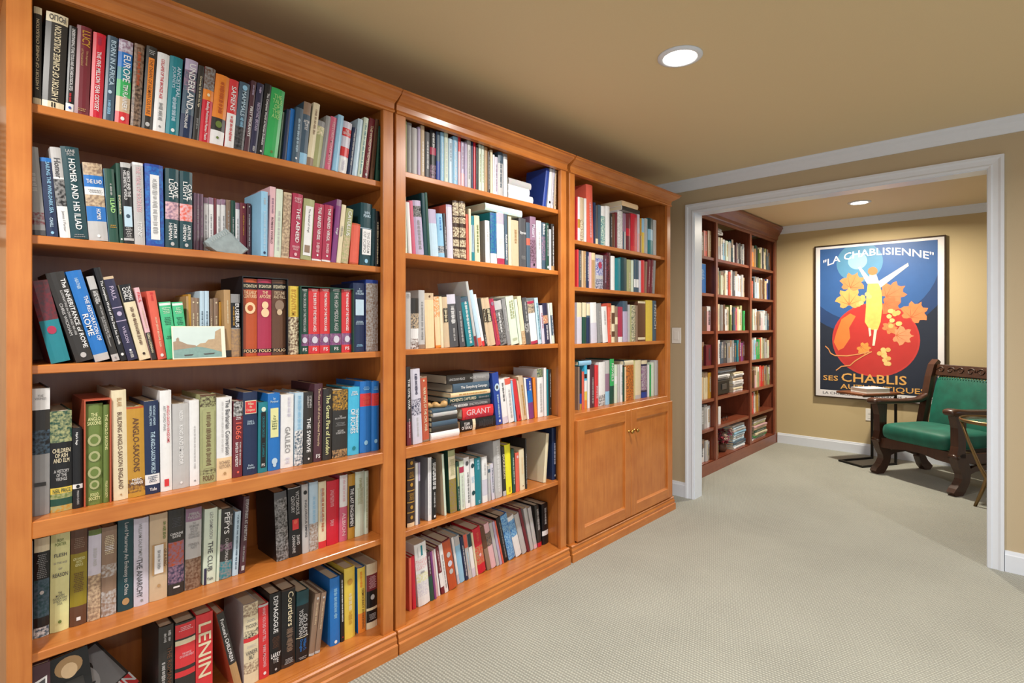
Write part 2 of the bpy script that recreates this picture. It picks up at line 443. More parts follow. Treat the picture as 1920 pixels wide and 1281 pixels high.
# ------------------------------------------------------------------ the books, shelf by shelf, measured from the photograph
# R case shelf setback | Z origin-u origin-v scale of the measuring frame | x0 x1 (foot of the spine) top lean colour ; details
BOOKS = r'''
R 1 1 .015
Z 0 0 4.575
284 355 50 8 charcoal ; b 0 .07 cream ; b .93 1 cream ; u .12 .85 cream A HISTORY OF CHINESE CIVILISATION
358 552 85 42 charcoal ; b .0 .1 cream ; b .93 1 cream ; H .02 .08 dgrey FOLIO ; u@.55,.36 .13 .92 cream A HISTORY OF CHINESE CIVILISATION ; h@.5,.3 .94 .99 black II
562 632 215 36 black ; v@.55,.55 .03 .75 white UNDERSTANDING STONE TOOLS AND ARCHAEOLOGICAL SITES ; m .78 .88 red ; b .9 1 white ; o .95 .4 royal
636 765 205 28 maroon ; v@.62,.55 .05 .23 gold LUCY ; v@.7,.16 .26 .45 tan The Beginnings ; v@.4,.16 .26 .45 tan of Humankind ; n .92 .96 tan
770 880 268 35 crimson ; v@.5,.36 .22 .92 white THE FIVE MILLION YEAR ODYSSEY ; m .04 .14 rose
885 975 297 42 slate ; v@.6,.5 .05 .58 lblue BORN IN AFRICA ; o .66 .4 lblue ; m .76 .92 sky
985 1110 325 40 blue ; b 0 .15 mauve/lavender ; b .15 .33 blue ; b .33 .48 teal ; b .48 .68 green ; b .68 .86 beige ; b .86 1 red ; v@.62,.5 .18 .5 white EUROPE ; v@.6,.34 .53 .84 white TIM FLANNERY ; o .94 .3 white
1120 1208 365 38 brown ; b 0 .5 taupe/brown ; b .5 1 taupe/dbrown ; m .1 .5 rust
1215 1308 385 48 charcoal ; l .14 .84 .55 orange ; v@.5,.34 .16 .82 brown THE DAWN OF HUMAN CULTURE ; o .94 .45 lgrey ; n .04 .1 lgrey
1312 1418 440 45 white ; v@.45,.26 .08 .58 crimson COLLAPSE OF THE BRONZE AGE ; m .63 .85 grey ; o .93 .2 grey
1422 1535 470 42 teal ; v@.72,.3 .12 .52 lblue ANCESTRAL ; v@.34,.3 .1 .44 lblue JOURNEYS ; m .52 .82 lblue ; o .94 .3 white
1540 1650 495 58 navy ; b 0 .14 lilac ; b .14 .4 mauve/slate ; b .4 .7 slate ; v@.58,.52 .05 .63 white UNDERLAND ; v@.4,.24 .64 .88 white MACFARLANE
1652 1705 555 55 charcoal ; v@.5,.42 .08 .62 cream Growing Up in the Ice Age ; m .7 .85 grey
1708 1800 565 58 crimson ; b 0 .3 grey/brown ; b .3 .44 orange ; o .37 .3 cream ; v@.5,.34 .46 .97 white Reading Prehistoric Human Tracks
Z 340 60 4.27
222 335 325 58 orange ; b .62 .8 charcoal ; b .8 1 white ; m .1 .55 rust ; o .71 .5 olive ; o .9 .2 olive
337 412 368 45 red ; b .5 1 white ; v@.5,.5 .1 .46 white SAPIENS ; m .54 .9 red
415 500 390 54 slate ; b .66 1 black/dgrey ; v@.5,.4 .13 .5 lblue MAMMALS ; m .52 .66 sky ; o .08 .5 sky
503 545 385 62 plum ; v@.5,.5 .33 .82 white FIRST MIGRANTS ; m .06 .2 lilac
547 603 402 66 indigo ; v@.5,.42 .28 .68 lilac NEOLITHIC BRITAIN ; m .05 .14 lilac ; m .9 .97 lgrey
606 660 408 70 black ; v@.55,.42 .13 .86 white The Complete World of Human Evolution ; o .95 .3 white
662 773 435 68 green ; h@.5,.7 .09 .44 lime THE/TALE/OF/THE/AXE ; o .93 .2 olive
777 789 640 38 pgreen ; f .03
790 822 610 40 navy ; f .01
823 858 605 36 blue ; f .01
860 918 590 40 slate ; m .2 .8 lblue ; o .92 .3 white
920 980 545 42 slate ; b 0 .2 taupe ; b .82 1 sky ; h@.5,.8 .26 .48 white AFTER/THE/ICE
984 1037 555 62 cream ; m .1 .5 taupe ; b .87 1 taupe
1042 1100 700 48 sage ; b 0 .12 grey ; b .12 .3 cream/sage
1103 1141 665 56 grey
1144 1198 670 54 pink ; v@.5,.4 .1 .9 lpink HISTORIC MONUMENTS
1201 1246 655 52 sky ; f -.006
1249 1326 705 52 lavender ; b .13 .29 red ; h@.5,.8 .16 .26 white THE/ODYSSEY ; b .5 .68 red ; b .7 1 white ; m .75 .95 lavender
1329 1366 760 48 navy ; m .1 .6 lgrey ; m .65 .8 lgrey
1369 1410 690 50 lblue
1413 1450 680 56 pgreen ; m .1 .95 teal
1453 1500 685 60 maroon ; v@.5,.45 .12 .86 beige THE WORLD OF ODYSSEUS ; o .94 .4 lgrey
1503 1534 690 46 brown ; m .1 .8 dbrown
1538 1575 745 26 dgreen ; m .2 .8 black
R 1 2 .015
Z 0 240 4.575
272 400 150 -72 grey ; m .3 .5 lgrey ; b .74 .88 maroon/grey ; b .94 1 dgrey
403 505 250 -62 navy ; v@.6,.34 .05 .7 sky SAILING THE WINE-DARK SEA ; v@.5,.3 .76 .88 lblue CAHILL ; b 0 .05 blue ; o .95 .3 sky
509 602 158 -90 white ; b 0 .33 lgrey ; b .35 .65 grey/black ; v@.5,.6 .12 .34 dgrey Homer ; v@.5,.34 .7 .93 grey James I Porter
607 765 152 -90 dteal ; h@.5,.5 .03 .1 lgrey LANE/FOX ; v@.52,.36 .13 .9 white HOMER AND HIS ILIAD ; n .95 .98 grey
768 935 290 -60 lgrey ; b 0 .16 beige/taupe ; b .16 .31 blue ; b .31 .41 white ; b .41 .56 beige/taupe ; b .56 .75 blue ; b .75 1 lgrey ; h@.5,.8 .205 .275 white THE ILIAD ; v@.6,.22 .59 .73 white HOMER ; n .34 .38 grey ; o .94 .18 white
940 1026 345 -48 dgreen ; c sky ; v@.6,.44 .4 .6 lime ILIAD ; m@.55,.2 .2 .36 lgrey ; n .75 .8 gold
1029 1064 300 -36 dgreen ; v@.5,.55 .3 .74 cream ENCHIRIDION ; o .95 .5 white
1068 1155 292 -36 black ; b 0 .06 lgrey ; v@.72,.3 .1 .42 white GREECE AND THE ; v@.36,.3 .1 .46 white HELLENISTIC WORLD ; l .54 .79 .8 lblue ; o .66 .45 slate ; n .8 .92 lgrey ; b .93 .96 lgrey
1158 1250 290 -22 lgrey ; v@.5,.44 .05 .6 lpink THE TRIAL OF SOCRATES ; v@.5,.4 .72 .9 white STONE ; b 0 .03 white
1258 1415 300 -14 royal ; b .03 .97 royal/blue ; l .13 .92 .5 white ; m@.5,.3 .18 .85 grey
1422 1538 340 0 dteal ; v@.75,.34 .16 .36 white CAVE ; v@.4,.36 .12 .4 white LIGHT ; b .42 .64 lpink/mauve ; v@.7,.26 .69 .88 white ARTHUR ; v@.35,.26 .69 .9 white HERMAN ; o .95 .3 lgrey
1545 1655 365 0 dteal ; v@.75,.34 .16 .36 white CAVE ; v@.4,.36 .12 .4 white LIGHT ; b .42 .64 lpink/coral ; v@.7,.26 .69 .88 white ARTHUR ; v@.35,.26 .69 .9 white HERMAN ; o .95 .3 lgrey
Z 340 310 4.571
106 125 235 0 mauve ; f .05 ; d .13
127 159 240 0 mauve ; m .2 .8 lgrey ; f .05 ; d .13
162 190 245 0 mauve ; m .2 .8 lgrey ; f .05 ; d .13
193 232 275 0 lgrey ; b 0 .1 mauve ; b .12 1 white ; m .3 .8 grey ; f .06 ; d .13
236 278 275 0 white ; b 0 .12 mauve ; m .3 .8 grey ; f .06 ; d .13
281 302 280 0 maroon ; f .06 ; d .13
305 340 290 0 white ; b 0 .1 mauve ; m .3 .7 grey ; f .06 ; d .13
343 382 290 0 white ; b 0 .1 mauve ; m .3 .7 grey ; f .06 ; d .13
386 425 295 0 taupe ; m .2 .8 lgrey ; f .06 ; d .13
428 463 300 0 dgreen ; m .3 .7 lgrey ; f .06 ; d .13
466 502 320 0 white ; b 0 .12 mauve ; m .3 .8 grey ; f .06 ; d .13
506 562 320 0 maroon ; m@.5,.25 .2 .6 gold ; o .08 .3 peach ; f .06 ; d .13
566 602 325 0 plum ; m .2 .8 lgrey ; o .06 .35 lgrey ; f .06 ; d .13
684 741 220 4 sky ; c sky ; f -.01 ; m .1 .2 lgrey ; m .3 .9 lblue ; o .95 .4 navy
745 796 180 18 lpink ; v@.5,.36 .4 .85 plum ROMAN WORLD ; m .14 .38 mauve
799 856 200 20 pgreen ; m .3 .9 lgrey
859 925 228 27 beige ; b .03 .97 taupe/beige
932 1020 235 30 rose ; h@.5,.7 .06 .14 lpink ROBERT/FAGLES ; v@.58,.36 .22 .75 white THE AENEID ; h@.5,.7 .8 .87 lpink BERNARD/KNOX ; o .93 .3 lpink ; b .985 1 white
1025 1118 280 33 sage ; l .12 .93 .72 white ; v@.5,.24 .16 .55 dgrey The Aeneid of Virgil ; l .76 .88 .5 taupe
1122 1205 322 28 rose ; v@.5,.34 .06 .64 white THE AENEID VIRGIL ; m .68 .85 lpink ; o .9 .2 white ; b .97 1 white
1208 1283 335 28 rose ; v@.5,.34 .06 .64 white THE AENEID VIRGIL ; m .68 .85 lpink ; o .9 .2 white ; b .97 1 white
1286 1328 290 52 purple ; v@.5,.5 .38 .62 white Virgil ; b 0 .1 mauve
1331 1369 335 50 cream ; v@.5,.44 .3 .62 grey VERGIL
1372 1432 365 50 sage ; v@.5,.5 .05 .5 white CATULLUS ; b .5 1 sage/beige
1436 1512 490 20 coral ; b .0 .04 rust ; b .96 1 rust
1526 1626 315 12 dteal ; h@.5,.6 .13 .23 lblue IAIN/PEARS ; l .42 .83 .75 white ; v@.66,.24 .46 .8 grey THE DREAM ; v@.34,.24 .46 .8 grey OF SCIPIO ; b .4 .41 lblue ; o .93 .3 sky
1631 1660 370 10 dteal ; m .2 .9 slate
1663 1698 390 4 black ; m .2 .95 cream
R 1 3 .03
Z 0 460 4.8
462 645 330 -215 maroon ; b 0 .48 maroon/plum ; b .48 1 teal ; o .6 .5 rose
668 838 255 -284 charcoal ; v@.78,.26 .08 .86 white The INHERITANCE of ROME ; v@.5,.13 .2 .7 lgrey ILLUMINATING the DARK AGES 400-1000 ; v@.24,.17 .33 .7 lgrey CHRIS WICKHAM ; o .93 .35 lgrey
861 1002 240 -270 blue ; v@.5,.22 .08 .2 lblue HEATHER ; v@.72,.26 .28 .78 white THE RESTORATION OF ; v@.32,.4 .44 .74 white ROME ; b .92 1 lgrey
1016 1086 285 -240 charcoal ; b 0 .15 lgrey ; b .92 1 lgrey ; v@.68,.28 .17 .3 white CARSTEN ; v@.35,.28 .17 .32 white PETER THIEDE ; v@.6,.24 .34 .72 lgrey THE DEAD SEA SCROLLS AND THE ; v@.3,.24 .4 .9 lgrey JEWISH ORIGINS OF CHRISTIANITY ; o .96 .3 grey
1090 1150 205 -248 black ; v@.5,.5 .1 .86 white The Complete World of The Dead Sea Scrolls ; o .93 .5 white
1155 1252 290 -232 indigo ; b 0 .03 beige ; v@.5,.4 .07 .32 lilac PAUL ; b .36 .37 lilac ; b .52 .53 lilac ; o .44 .5 lilac ; v@.5,.3 .56 .82 lilac WILSON ; o .88 .24 white ; m .9 .97 lgrey
1259 1366 360 -188 cream ; b 0 .23 black ; v@.68,.34 .03 .21 white THOMAS ; v@.32,.34 .04 .2 white CAHILL ; m .3 .8 brown ; o .92 .26 dbrown
1369 1416 385 -162 lpink ; v@.5,.6 .03 .24 red PAUL ; b .62 1 charcoal ; v@.5,.44 .63 .9 cream GERD LUDEMANN ; m .28 .55 beige
1426 1506 415 -108 coral ; m .02 .14 red ; v@.5,.26 .34 .86 cream HOW JESUS BECAME GOD ; o .94 .4 white
1508 1613 515 -76 mint ; b .02 .06 white ; n .1 .2 pgreen ; n .25 .4 dgreen ; n .6 .64 dgreen
1616 1712 515 -66 mint ; b .02 .06 white ; n .1 .2 pgreen ; n .25 .4 dgreen
Z 300 480 4.174
196 214 315 -6 tan ; f .025 ; d .13
216 238 300 -6 gold ; f .025 ; d .13
240 276 325 -4 taupe ; o .08 .4 cream ; m .25 .6 cream ; f .025 ; d .13
279 312 330 -3 taupe ; o .08 .4 cream ; m .25 .6 cream ; f .025 ; d .13
316 350 275 -3 lblue ; m .3 .9 slate ; f .02 ; d .14
353 388 275 -3 lblue ; m .3 .9 slate ; f .02 ; d .14
391 420 335 -2 taupe ; m .3 .9 cream ; f .025 ; d .13
423 462 330 -2 taupe ; o .08 .4 cream ; m .3 .9 cream ; f .025 ; d .13
465 484 360 -2 gold ; f .025 ; d .13
500 552 265 -12 tan ; m@.5,.2 .15 .5 cream ; b .9 1 charcoal
556 630 298 -6 grey ; b .14 .54 black ; v@.62,.4 .15 .53 white EUSEBIUS ; b .56 1 tan/taupe ; m@.25,.2 .2 .5 gold
S 634 1000 165 black
646 764 175 0 rust ; b .05 .14 black ; h@.5,.86 .06 .13 cream BYZANTIUM ; h@.5,.86 .155 .25 peach THE EARLY/CENTURIES ; o .38 .75 peach ; o .38 .4 rust ; b .91 .96 black ; h@.5,.86 .915 .955 peach FOLIO ; f .004
767 877 180 0 rose ; b .05 .14 black ; h@.5,.86 .06 .13 cream BYZANTIUM ; h@.5,.8 .155 .25 peach THE/APOGEE ; o .34 .5 peach ; o .44 .6 peach ; b .91 .96 black ; h@.5,.86 .915 .955 peach FOLIO ; f .004
880 989 185 0 brown ; b .05 .14 black ; h@.5,.86 .06 .13 cream BYZANTIUM ; h@.5,.86 .155 .25 beige DECLINE/AND FALL ; o .34 .7 taupe ; o .43 .4 beige ; b .91 .96 black ; h@.5,.86 .915 .955 peach FOLIO ; f .004
1004 1090 235 0 yellow ; b .45 1 brown/cream ; v@.5,.45 .05 .43 gold BYZANTIUM
S 1094 1512 243 dgreen
1100 1165 255 0 dgreen ; n .01 .04 white ; v@.5,.5 .06 .66 lgrey THE CRUCIBLE OF THE MIDDLE AGES ; b .7 .88 purple/mauve ; o .79 .65 lavender ; h@.5,.5 .91 .96 white FS ; f .004
1167 1256 255 0 red ; n .01 .04 white ; v@.5,.4 .06 .66 white THE BIRTH OF THE MIDDLE AGES ; b .7 .88 purple/mauve ; o .79 .55 lavender ; h@.5,.4 .91 .96 white FS ; f .004
1258 1334 255 0 red ; n .01 .04 white ; v@.5,.4 .06 .66 white THE MAKING OF THE MIDDLE AGES ; b .7 .88 purple/mauve ; o .79 .55 lavender ; h@.5,.45 .91 .96 white FS ; f .004
1336 1424 255 0 dgreen ; n .01 .04 white ; v@.5,.42 .06 .66 lgrey THE HIGH MIDDLE AGES ; b .7 .88 purple/mauve ; o .79 .55 lavender ; h@.5,.4 .91 .96 white FS ; f .004
1426 1504 255 0 red ; n .01 .04 white ; v@.5,.4 .06 .66 white THE WANING OF THE MIDDLE AGES ; b .7 .88 purple/mauve ; o .79 .55 lavender ; h@.5,.45 .91 .96 white FS ; f .004
1516 1608 210 0 navy ; h@.5,.7 .07 .17 lblue A/HISTORY/OF ENGLAND ; l .24 .47 .7 lblue ; n .55 .6 lblue ; n .88 .92 sky
1616 1712 185 0 royal ; b .05 1 lgrey/taupe
R 1 4 .032
Z 0 690 4.1325
234 388 165 4 slate ; b 0 .17 white ; h@.5,.6 .05 .09 grey THE/VIKINGS ; b .17 .33 charcoal ; b .33 .52 slate/black ; b .52 1 grey ; l .74 .77 .6 charcoal
391 562 345 -4 dgreen ; b 0 .31 dgreen/sage ; b .31 .76 black ; h@.5,.82 .35 .53 cream CHILDREN/OF ASH/AND ELM ; h@.5,.7 .57 .7 lgrey A HISTORY/OF THE/VIKINGS ; b .76 .82 yellow ; h@.5,.82 .77 .81 dgreen NEIL PRICE ; b .82 .87 sage/olive ; b .87 .94 dgreen ; b .94 1 sage/gold
566 645 470 -4 black ; v@.4,.3 .05 .22 white Njal's Saga ; b .7 .755 white ; o .728 .4 black ; v@.5,.2 .78 .95 lgrey PENGUIN CLASSICS
S 649 860 265 terracotta
662 800 285 0 olive ; h@.5,.8 .09 .21 palelemon THE/ANGLO/SAXONS ; o .36 .8 sage ; o .36 .5 olive ; o .52 .7 sage ; o .52 .42 olive ; o .68 .8 sage ; o .68 .5 olive ; o .8 .6 sage ; o .8 .35 olive ; h@.5,.65 .88 .95 palelemon FOLIO/SOCIETY ; f .004
802 848 288 0 olive ; v@.5,.5 .1 .46 palelemon THE ANGLO SAXONS ; v@.5,.4 .78 .95 palelemon FOLIO SOCIETY ; f .004
866 982 180 -22 cream ; v@.5,.32 .07 .15 tan BLAIR ; v@.5,.32 .2 .9 brown BUILDING ANGLO-SAXON ENGLAND ; o .95 .15 tan
990 1126 310 -14 gold ; b .8 .95 brown/gold ; v@.5,.36 .12 .72 brown ANGLO-SAXONS ; h@.5,.7 .79 .86 white MARC/MORRIS ; b .0 .02 rust
1130 1244 265 -14 navy ; v@.65,.22 .05 .26 lblue NICHOLAS J. HIGHAM ; v@.4,.22 .05 .26 lblue MARTIN J. RYAN ; v@.55,.34 .33 .78 lblue THE ANGLO-SAXON WORLD ; b .79 .9 white ; n .81 .87 navy ; h@.5,.5 .93 .965 white Yale
1248 1338 180 -8 white ; v@.68,.24 .15 .52 crimson ANGLO-SAXON KINGDOMS ; v@.35,.22 .15 .4 grey ART WORD WAR ; l .88 .95 .4 red
1341 1470 285 -2 lgrey ; v@.5,.24 .08 .2 white NELSON ; v@.5,.24 .25 .72 white KING AND EMPEROR ; o .93 .16 white
1473 1550 255 -4 white ; m@.5,.2 .3 .8 lgrey ; o .94 .2 grey
Z 340 680 4.571
164 302 280 0 sage ; b .02 .14 sage/dbrown ; l .17 .83 .7 sage ; m@.5,.35 .2 .8 brown ; b .85 .9 sage/dbrown ; h@.5,.7 .91 .97 brown FOLIO ; b .0 .02 brown
306 438 305 0 white ; b .73 1 peach ; v@.7,.3 .03 .7 dgrey The Barbarian Conversion ; m@.35,.14 .05 .66 lgrey ; h@.5,.75 .76 .86 taupe RICHARD/FLETCHER ; o .92 .2 tan
442 526 335 10 maroon ; b 0 .2 lgrey/charcoal ; n .21 .24 white ; v@.5,.6 .26 .52 coral 1066 ; v@.35,.3 .54 .86 white BAYEUX TAPESTRY ; m@.7,.2 .54 .84 lgrey ; o .93 .25 coral
533 656 260 0 navy ; l .1 .26 .8 cream ; l .11 .25 .75 red ; h@.5,.6 .12 .24 cream William/the/Conqueror ; h@.5,.5 .34 .39 lblue DAVID C./DOUGLAS ; h@.5,.55 .87 .93 lblue Folio/Society
660 741 345 5 teal ; l .14 .93 .55 black ; v@.5,.24 .2 .5 teal CRUSADER CASTLES ; v@.5,.24 .58 .78 teal T. E. LAWRENCE ; o .1 .5 pgreen ; h@.5,.34 .87 .91 white FS
746 850 270 0 blue ; h@.5,.65 .05 .12 lblue Ian/Mortimer ; l .19 .57 .66 palelemon ; h@.5,.5 .23 .53 dgreen The/Time/Traveller's/Guide to/Medieval/England ; o .88 .5 lblue ; o .93 .3 lblue
854 964 280 5 white ; v@.5,.4 .44 .8 grey GALILEO ; m@.6,.3 .03 .3 lavender ; m .86 .94 lavender
972 1044 262 8 lblue ; m@.5,.5 .04 .5 sky ; b .52 1 white/slate
1049 1131 258 4 charcoal ; v@.5,.4 .36 .84 white THE SWERVE ; v@.68,.2 .05 .22 lgrey STEPHEN ; v@.4,.2 .05 .22 lgrey GREENBLATT ; o .93 .2 white
1136 1207 185 10 plum ; v@.5,.36 .06 .8 beige The Rise and Fall of the Medieval Monarchy ; h@.5,.5 .9 .95 white FS
1214 1291 230 9 charcoal ; v@.5,.46 .08 .92 palelemon The Great Fire of London
1296 1426 240 7 charcoal ; b 0 .3 charcoal/gold ; b .88 1 charcoal/tan ; h@.5,.75 .38 .43 lgrey THE/ENLIGHTENMENT ; n .48 .53 grey ; h@.5,.6 .59 .65 lgrey RITCHIE/ROBERTSON ; o .9 .15 tan
1430 1527 215 8 cyan ; h@.5,.6 .06 .12 white SIMON/SCHAMA ; v@.72,.24 .32 .68 white THE EMBARRASSMENT ; v@.36,.4 .32 .68 white OF RICHES ; o .9 .3 teal
1534 1629 165 4 blue ; n .07 .12 sky ; b .17 .35 red ; n .2 .32 coral ; o .86 .35 sky
1633 1698 165 2 blue ; n .07 .12 sky ; b .17 .35 red ; n .2 .32 coral ; o .86 .45 sky
R 1 5 .085
Z 0 900 4.0
228 248 465 0 lgrey
252 370 450 7 slate ; b 0 .14 cream ; b .14 .42 black ; n .16 .4 grey ; b .42 .8 slate/dteal ; b .8 .9 black ; b .9 1 white/slate ; o .55 .3 lgrey
374 520 405 10 palelemon ; h@.5,.6 .07 .14 olive ROY/PORTER ; h@.5,.66 .215 .25 dgrey FLESH ; h@.5,.7 .3 .32 grey IN THE AGE ; h@.5,.2 .36 .38 grey OF ; h@.5,.8 .41 .45 dgrey REASON ; h@.5,.75 .55 .78 dgrey THE/MODERN/FOUNDATIONS/OF BODY AND/SOUL ; o .9 .2 olive
524 652 375 9 brown ; b .26 .8 mustard ; h@.5,.7 .3 .39 palelemon CROWDED/WITH/GENIUS ; n .45 .65 brown ; n .1 .2 taupe ; l .91 .945 .25 white
657 756 385 10 lavender ; b 0 .06 olive ; b .06 .5 lavender ; b .5 1 taupe/beige ; m .2 .4 lgrey
761 876 365 5 taupe ; b .42 .56 taupe/lgrey ; b .72 1 taupe/lgrey ; n .1 .3 cream ; n .2 .26 white
884 1001 300 4 dteal ; v@.5,.34 .05 .83 lgrey Lord Macartney An Embassy to China ; o .9 .5 tan
1006 1119 300 0 lavender ; v@.42,.24 .06 .46 grey WILLIAM DALRYMPLE ; v@.36,.4 .46 .9 dgrey THE ANARCHY ; o .94 .2 grey
1122 1258 270 4 beige ; l .35 .7 .75 tan ; l .36 .69 .5 white ; m@.8,.18 .1 .3 olive ; v@.85,.16 .42 .62 brown OF A KING ; m@.5,.2 .42 .64 grey ; o .83 .2 tan
1263 1383 235 3 charcoal ; h@.5,.8 .27 .33 white CAROLINE/ELKINS ; b .38 .66 mauve/rust ; b .66 .87 indigo/mauve ; n .1 .2 dgrey ; l .9 .92 .4 white
1390 1510 225 8 lgrey ; b 0 .16 mauve ; h@.5,.8 .05 .13 lgrey IMPERIAL/TWILIGHT ; h@.5,.7 .17 .37 grey THE/OPIUM WAR/AND THE/END OF/CHINA'S LAST/GOLDEN AGE ; h@.5,.7 .43 .5 grey STEPHEN R./PLATT ; b .62 1 brown/taupe
Z 340 860 4.571
188 299 440 18 pgreen ; v@.5,.26 .05 .4 grey LEO DAMROSCH ; v@.48,.4 .44 .83 dgrey THE CLUB ; h@.5,.5 .91 .95 dgrey Yale ; l@.12,.2 .78 1 .2 indigo
302 325 440 22 pgreen
327 432 440 22 charcoal ; b .75 1 teal/grey ; v@.45,.44 .05 .36 white PEPYS ; v@.8,.2 .07 .25 lgrey Samuel ; v@.5,.26 .42 .76 lgrey CLAIRE TOMALIN ; b .5 .6 mauve/charcoal
439 490 460 26 lblue ; m .05 .9 slate
498 550 330 40 plum ; v@.6,.5 .04 .58 lgrey EYEWITNESS AT AMRITSAR ; m .64 .85 grey ; l .9 .96 .5 lgrey
822 928 300 -24 dgrey ; c black ; b .1 .5 grey/charcoal ; b .5 1 charcoal/grey ; n .18 .24 lgrey ; n .52 .58 lgrey
931 1038 262 -14 black ; b 0 .012 lgrey ; v@.7,.28 .06 .4 lgrey VICTORIOUS ; v@.32,.28 .12 .36 lgrey CENTURY ; l .46 .61 .5 red ; o .5 .3 coral ; v@.68,.24 .7 .84 lgrey DAVID ; v@.32,.24 .68 .94 lgrey CANNADINE
1043 1098 228 -9 lgrey ; o .12 .6 black ; v@.55,.36 .22 .78 dgrey INGLORIOUS EMPIRE
1101 1176 210 0 lblue ; m .2 .6 sky ; b .6 1 lgrey/taupe
1179 1246 205 0 cream ; m .1 .75 rust ; m@.3,.3 .1 .6 lgrey ; b .9 1 red
1250 1354 200 2 crimson ; n@.4,.4 .15 .4 lpink ; n@.4,.3 .6 .7 lpink
1358 1426 150 4 pink ; b 0 .48 white ; m .04 .4 lpink ; v@.5,.44 .56 .92 lpink ALBION
1431 1489 140 4 gold ; l .18 .82 .85 black ; v@.5,.5 .22 .8 white THE LAST ENGLISHMEN
1493 1571 120 4 pgreen ; m .1 .25 sage ; n .25 .5 sage
1574 1606 110 2 pgreen ; m .1 .9 sage
R 1 6 .06
Z 0 1080 4.8
1432 1568 475 4 charcoal ; m@.7,.2 .05 .16 lgrey ; m@.4,.2 .06 .16 lgrey ; v@.7,.3 .22 .7 brown THE ROMANOVS ; m@.3,.26 .36 .8 lgrey
1582 1766 440 4 charcoal ; b .02 .17 red ; n .05 .09 lpink ; b .19 .24 cream ; b .24 .48 red ; h@.55,.7 .3 .4 lpink THE HOUSE/OF GOVERNMENT ; b .52 .58 red ; n .68 .78 cream
Z 360 1020 4.8
42 196 655 2 red ; v@.5,.74 .03 .74 cream LENIN ; n .78 .97 maroon
402 468 640 -176 charcoal ; c terracotta ; b .66 1 tan ; v@.5,.5 .08 .62 white Fortune's CHILDREN
478 612 560 -6 cream ; c lgrey ; b 0 .16 taupe/cream ; n .18 .22 grey ; h@.5,.8 .24 .31 dgrey TYCOON ; b .33 .42 cream/charcoal ; b .42 .47 red ; n .5 .54 lgrey ; h@.5,.8 .56 .7 dgrey VANDER/BILT ; b .72 .86 cream/taupe
616 706 560 -8 red ; v@.5,.3 .04 .5 lpink WHAT YOU DID NOT TELL ; v@.5,.3 .55 .85 lpink MARK MAZOWER ; o .93 .3 white ; b 0 .03 lgrey
709 812 460 0 black ; v@.5,.42 .04 .5 white DEMAGOGUE ; n .54 .68 brown ; h@.5,.85 .74 .87 white LARRY/TYE ; o .95 .2 lgrey
815 942 425 2 dbrown ; b .02 .95 black ; v@.62,.4 .04 .48 cream Courtiers ; m@.55,.5 .5 .8 taupe ; n .88 .95 lgrey
946 1057 440 8 dteal ; b .2 1 black ; v@.68,.34 .34 .66 lgrey GO EAST ; v@.34,.34 .26 .64 lgrey YOUNG MAN ; b .66 .67 cream ; v@.66,.26 .69 .86 blue William O. ; v@.34,.26 .69 .86 blue Douglas ; n .93 .97 lgrey
1060 1112 450 60 taupe ; m .15 .5 beige ; o .08 .4 lgrey ; b .96 1 lgrey
1115 1162 440 62 taupe ; m .15 .6 beige ; o .08 .4 lgrey ; b .96 1 lgrey
1256 1346 320 -4 blue ; m .15 .6 sky ; o .95 .3 white
1349 1381 280 -8 black ; m .08 .7 white ; o .93 .3 red
1386 1481 230 -4 yellow ; o .2 .5 gold ; m .36 .6 cream ; m .62 .8 gold
1508 1578 225 -8 yellow ; c blue ; b .7 1 orange ; v@.6,.3 .33 .94 brown DEMOCRACY AWAKENING ; m@.4,.3 .05 .3 orange
1584 1680 190 0 cream ; b .17 .42 maroon ; n .2 .38 lpink ; b .42 .68 black ; o .52 .4 lgrey ; b .68 .72 cream ; b .72 .9 black ; n .76 .86 lgrey
R 2 1 .02
Z 720 180 5.19
192 200 250 0 white
202 225 240 0 sage
229 275 255 0 grey
279 328 305 0 lgrey
331 358 300 0 lilac
361 398 285 0 beige ; m .3 .9 white
402 450 345 0 dgrey ; m .2 .8 lgrey
453 511 325 0 black ; b .35 .5 rose ; b .7 1 mauve/black ; m .05 .35 lgrey
514 550 345 0 royal ; b .0 .6 slate
553 588 350 0 sky ; m .2 .9 lblue
591 628 350 0 pgreen ; m .2 .9 lgrey
631 672 410 0 lblue ; m .1 .5 slate
675 722 390 0 sky ; m .1 .9 white
724 748 395 0 lpink ; b 0 .3 red
751 788 440 0 lilac ; m .1 .6 mauve ; b .7 1 lpink
790 812 450 0 lilac
814 850 430 0 lgrey ; m .2 .8 grey
853 870 445 0 navy
873 895 450 0 crimson
897 921 480 0 black
924 950 470 0 pgreen ; m .2 .8 sage
952 979 480 0 pgreen ; m .2 .8 sage
982 1010 495 0 tan
1012 1035 540 0 dbrown ; m .1 .9 lgrey
1037 1060 525 0 cream
1062 1080 570 0 white
1082 1112 590 0 lavender ; m .2 .9 mauve
1115 1164 540 0 slate ; b .25 1 lgrey ; m .2 .8 slate
1167 1205 560 0 white ; b 0 .12 grey
L 1212 1452 955 1028 white ; d .16
L 1212 1418 884 952 white ; d .15
L 1216 1434 818 880 lgrey ; d .16
1546 1581 700 40 royal
1584 1616 700 26 white ; o .85 .5 black
1618 1640 705 22 lavender ; m .2 .9 grey
1642 1662 720 12 beige ; m .1 .9 plum
R 2 2 .02
Z 730 340 5.333
154 182 150 -14 pgreen ; m .1 .9 lgrey
185 220 205 -28 white
223 259 190 -34 pink
261 345 185 -40 lilac ; b .1 .3 grey/black ; m .35 .9 grey
350 385 115 -32 dteal
387 412 110 -34 dgreen
416 497 275 -32 lblue ; b 0 .3 lilac
501 560 320 -26 sky ; m .08 .38 blue ; b .74 .9 slate/lgrey ; b .9 1 sky
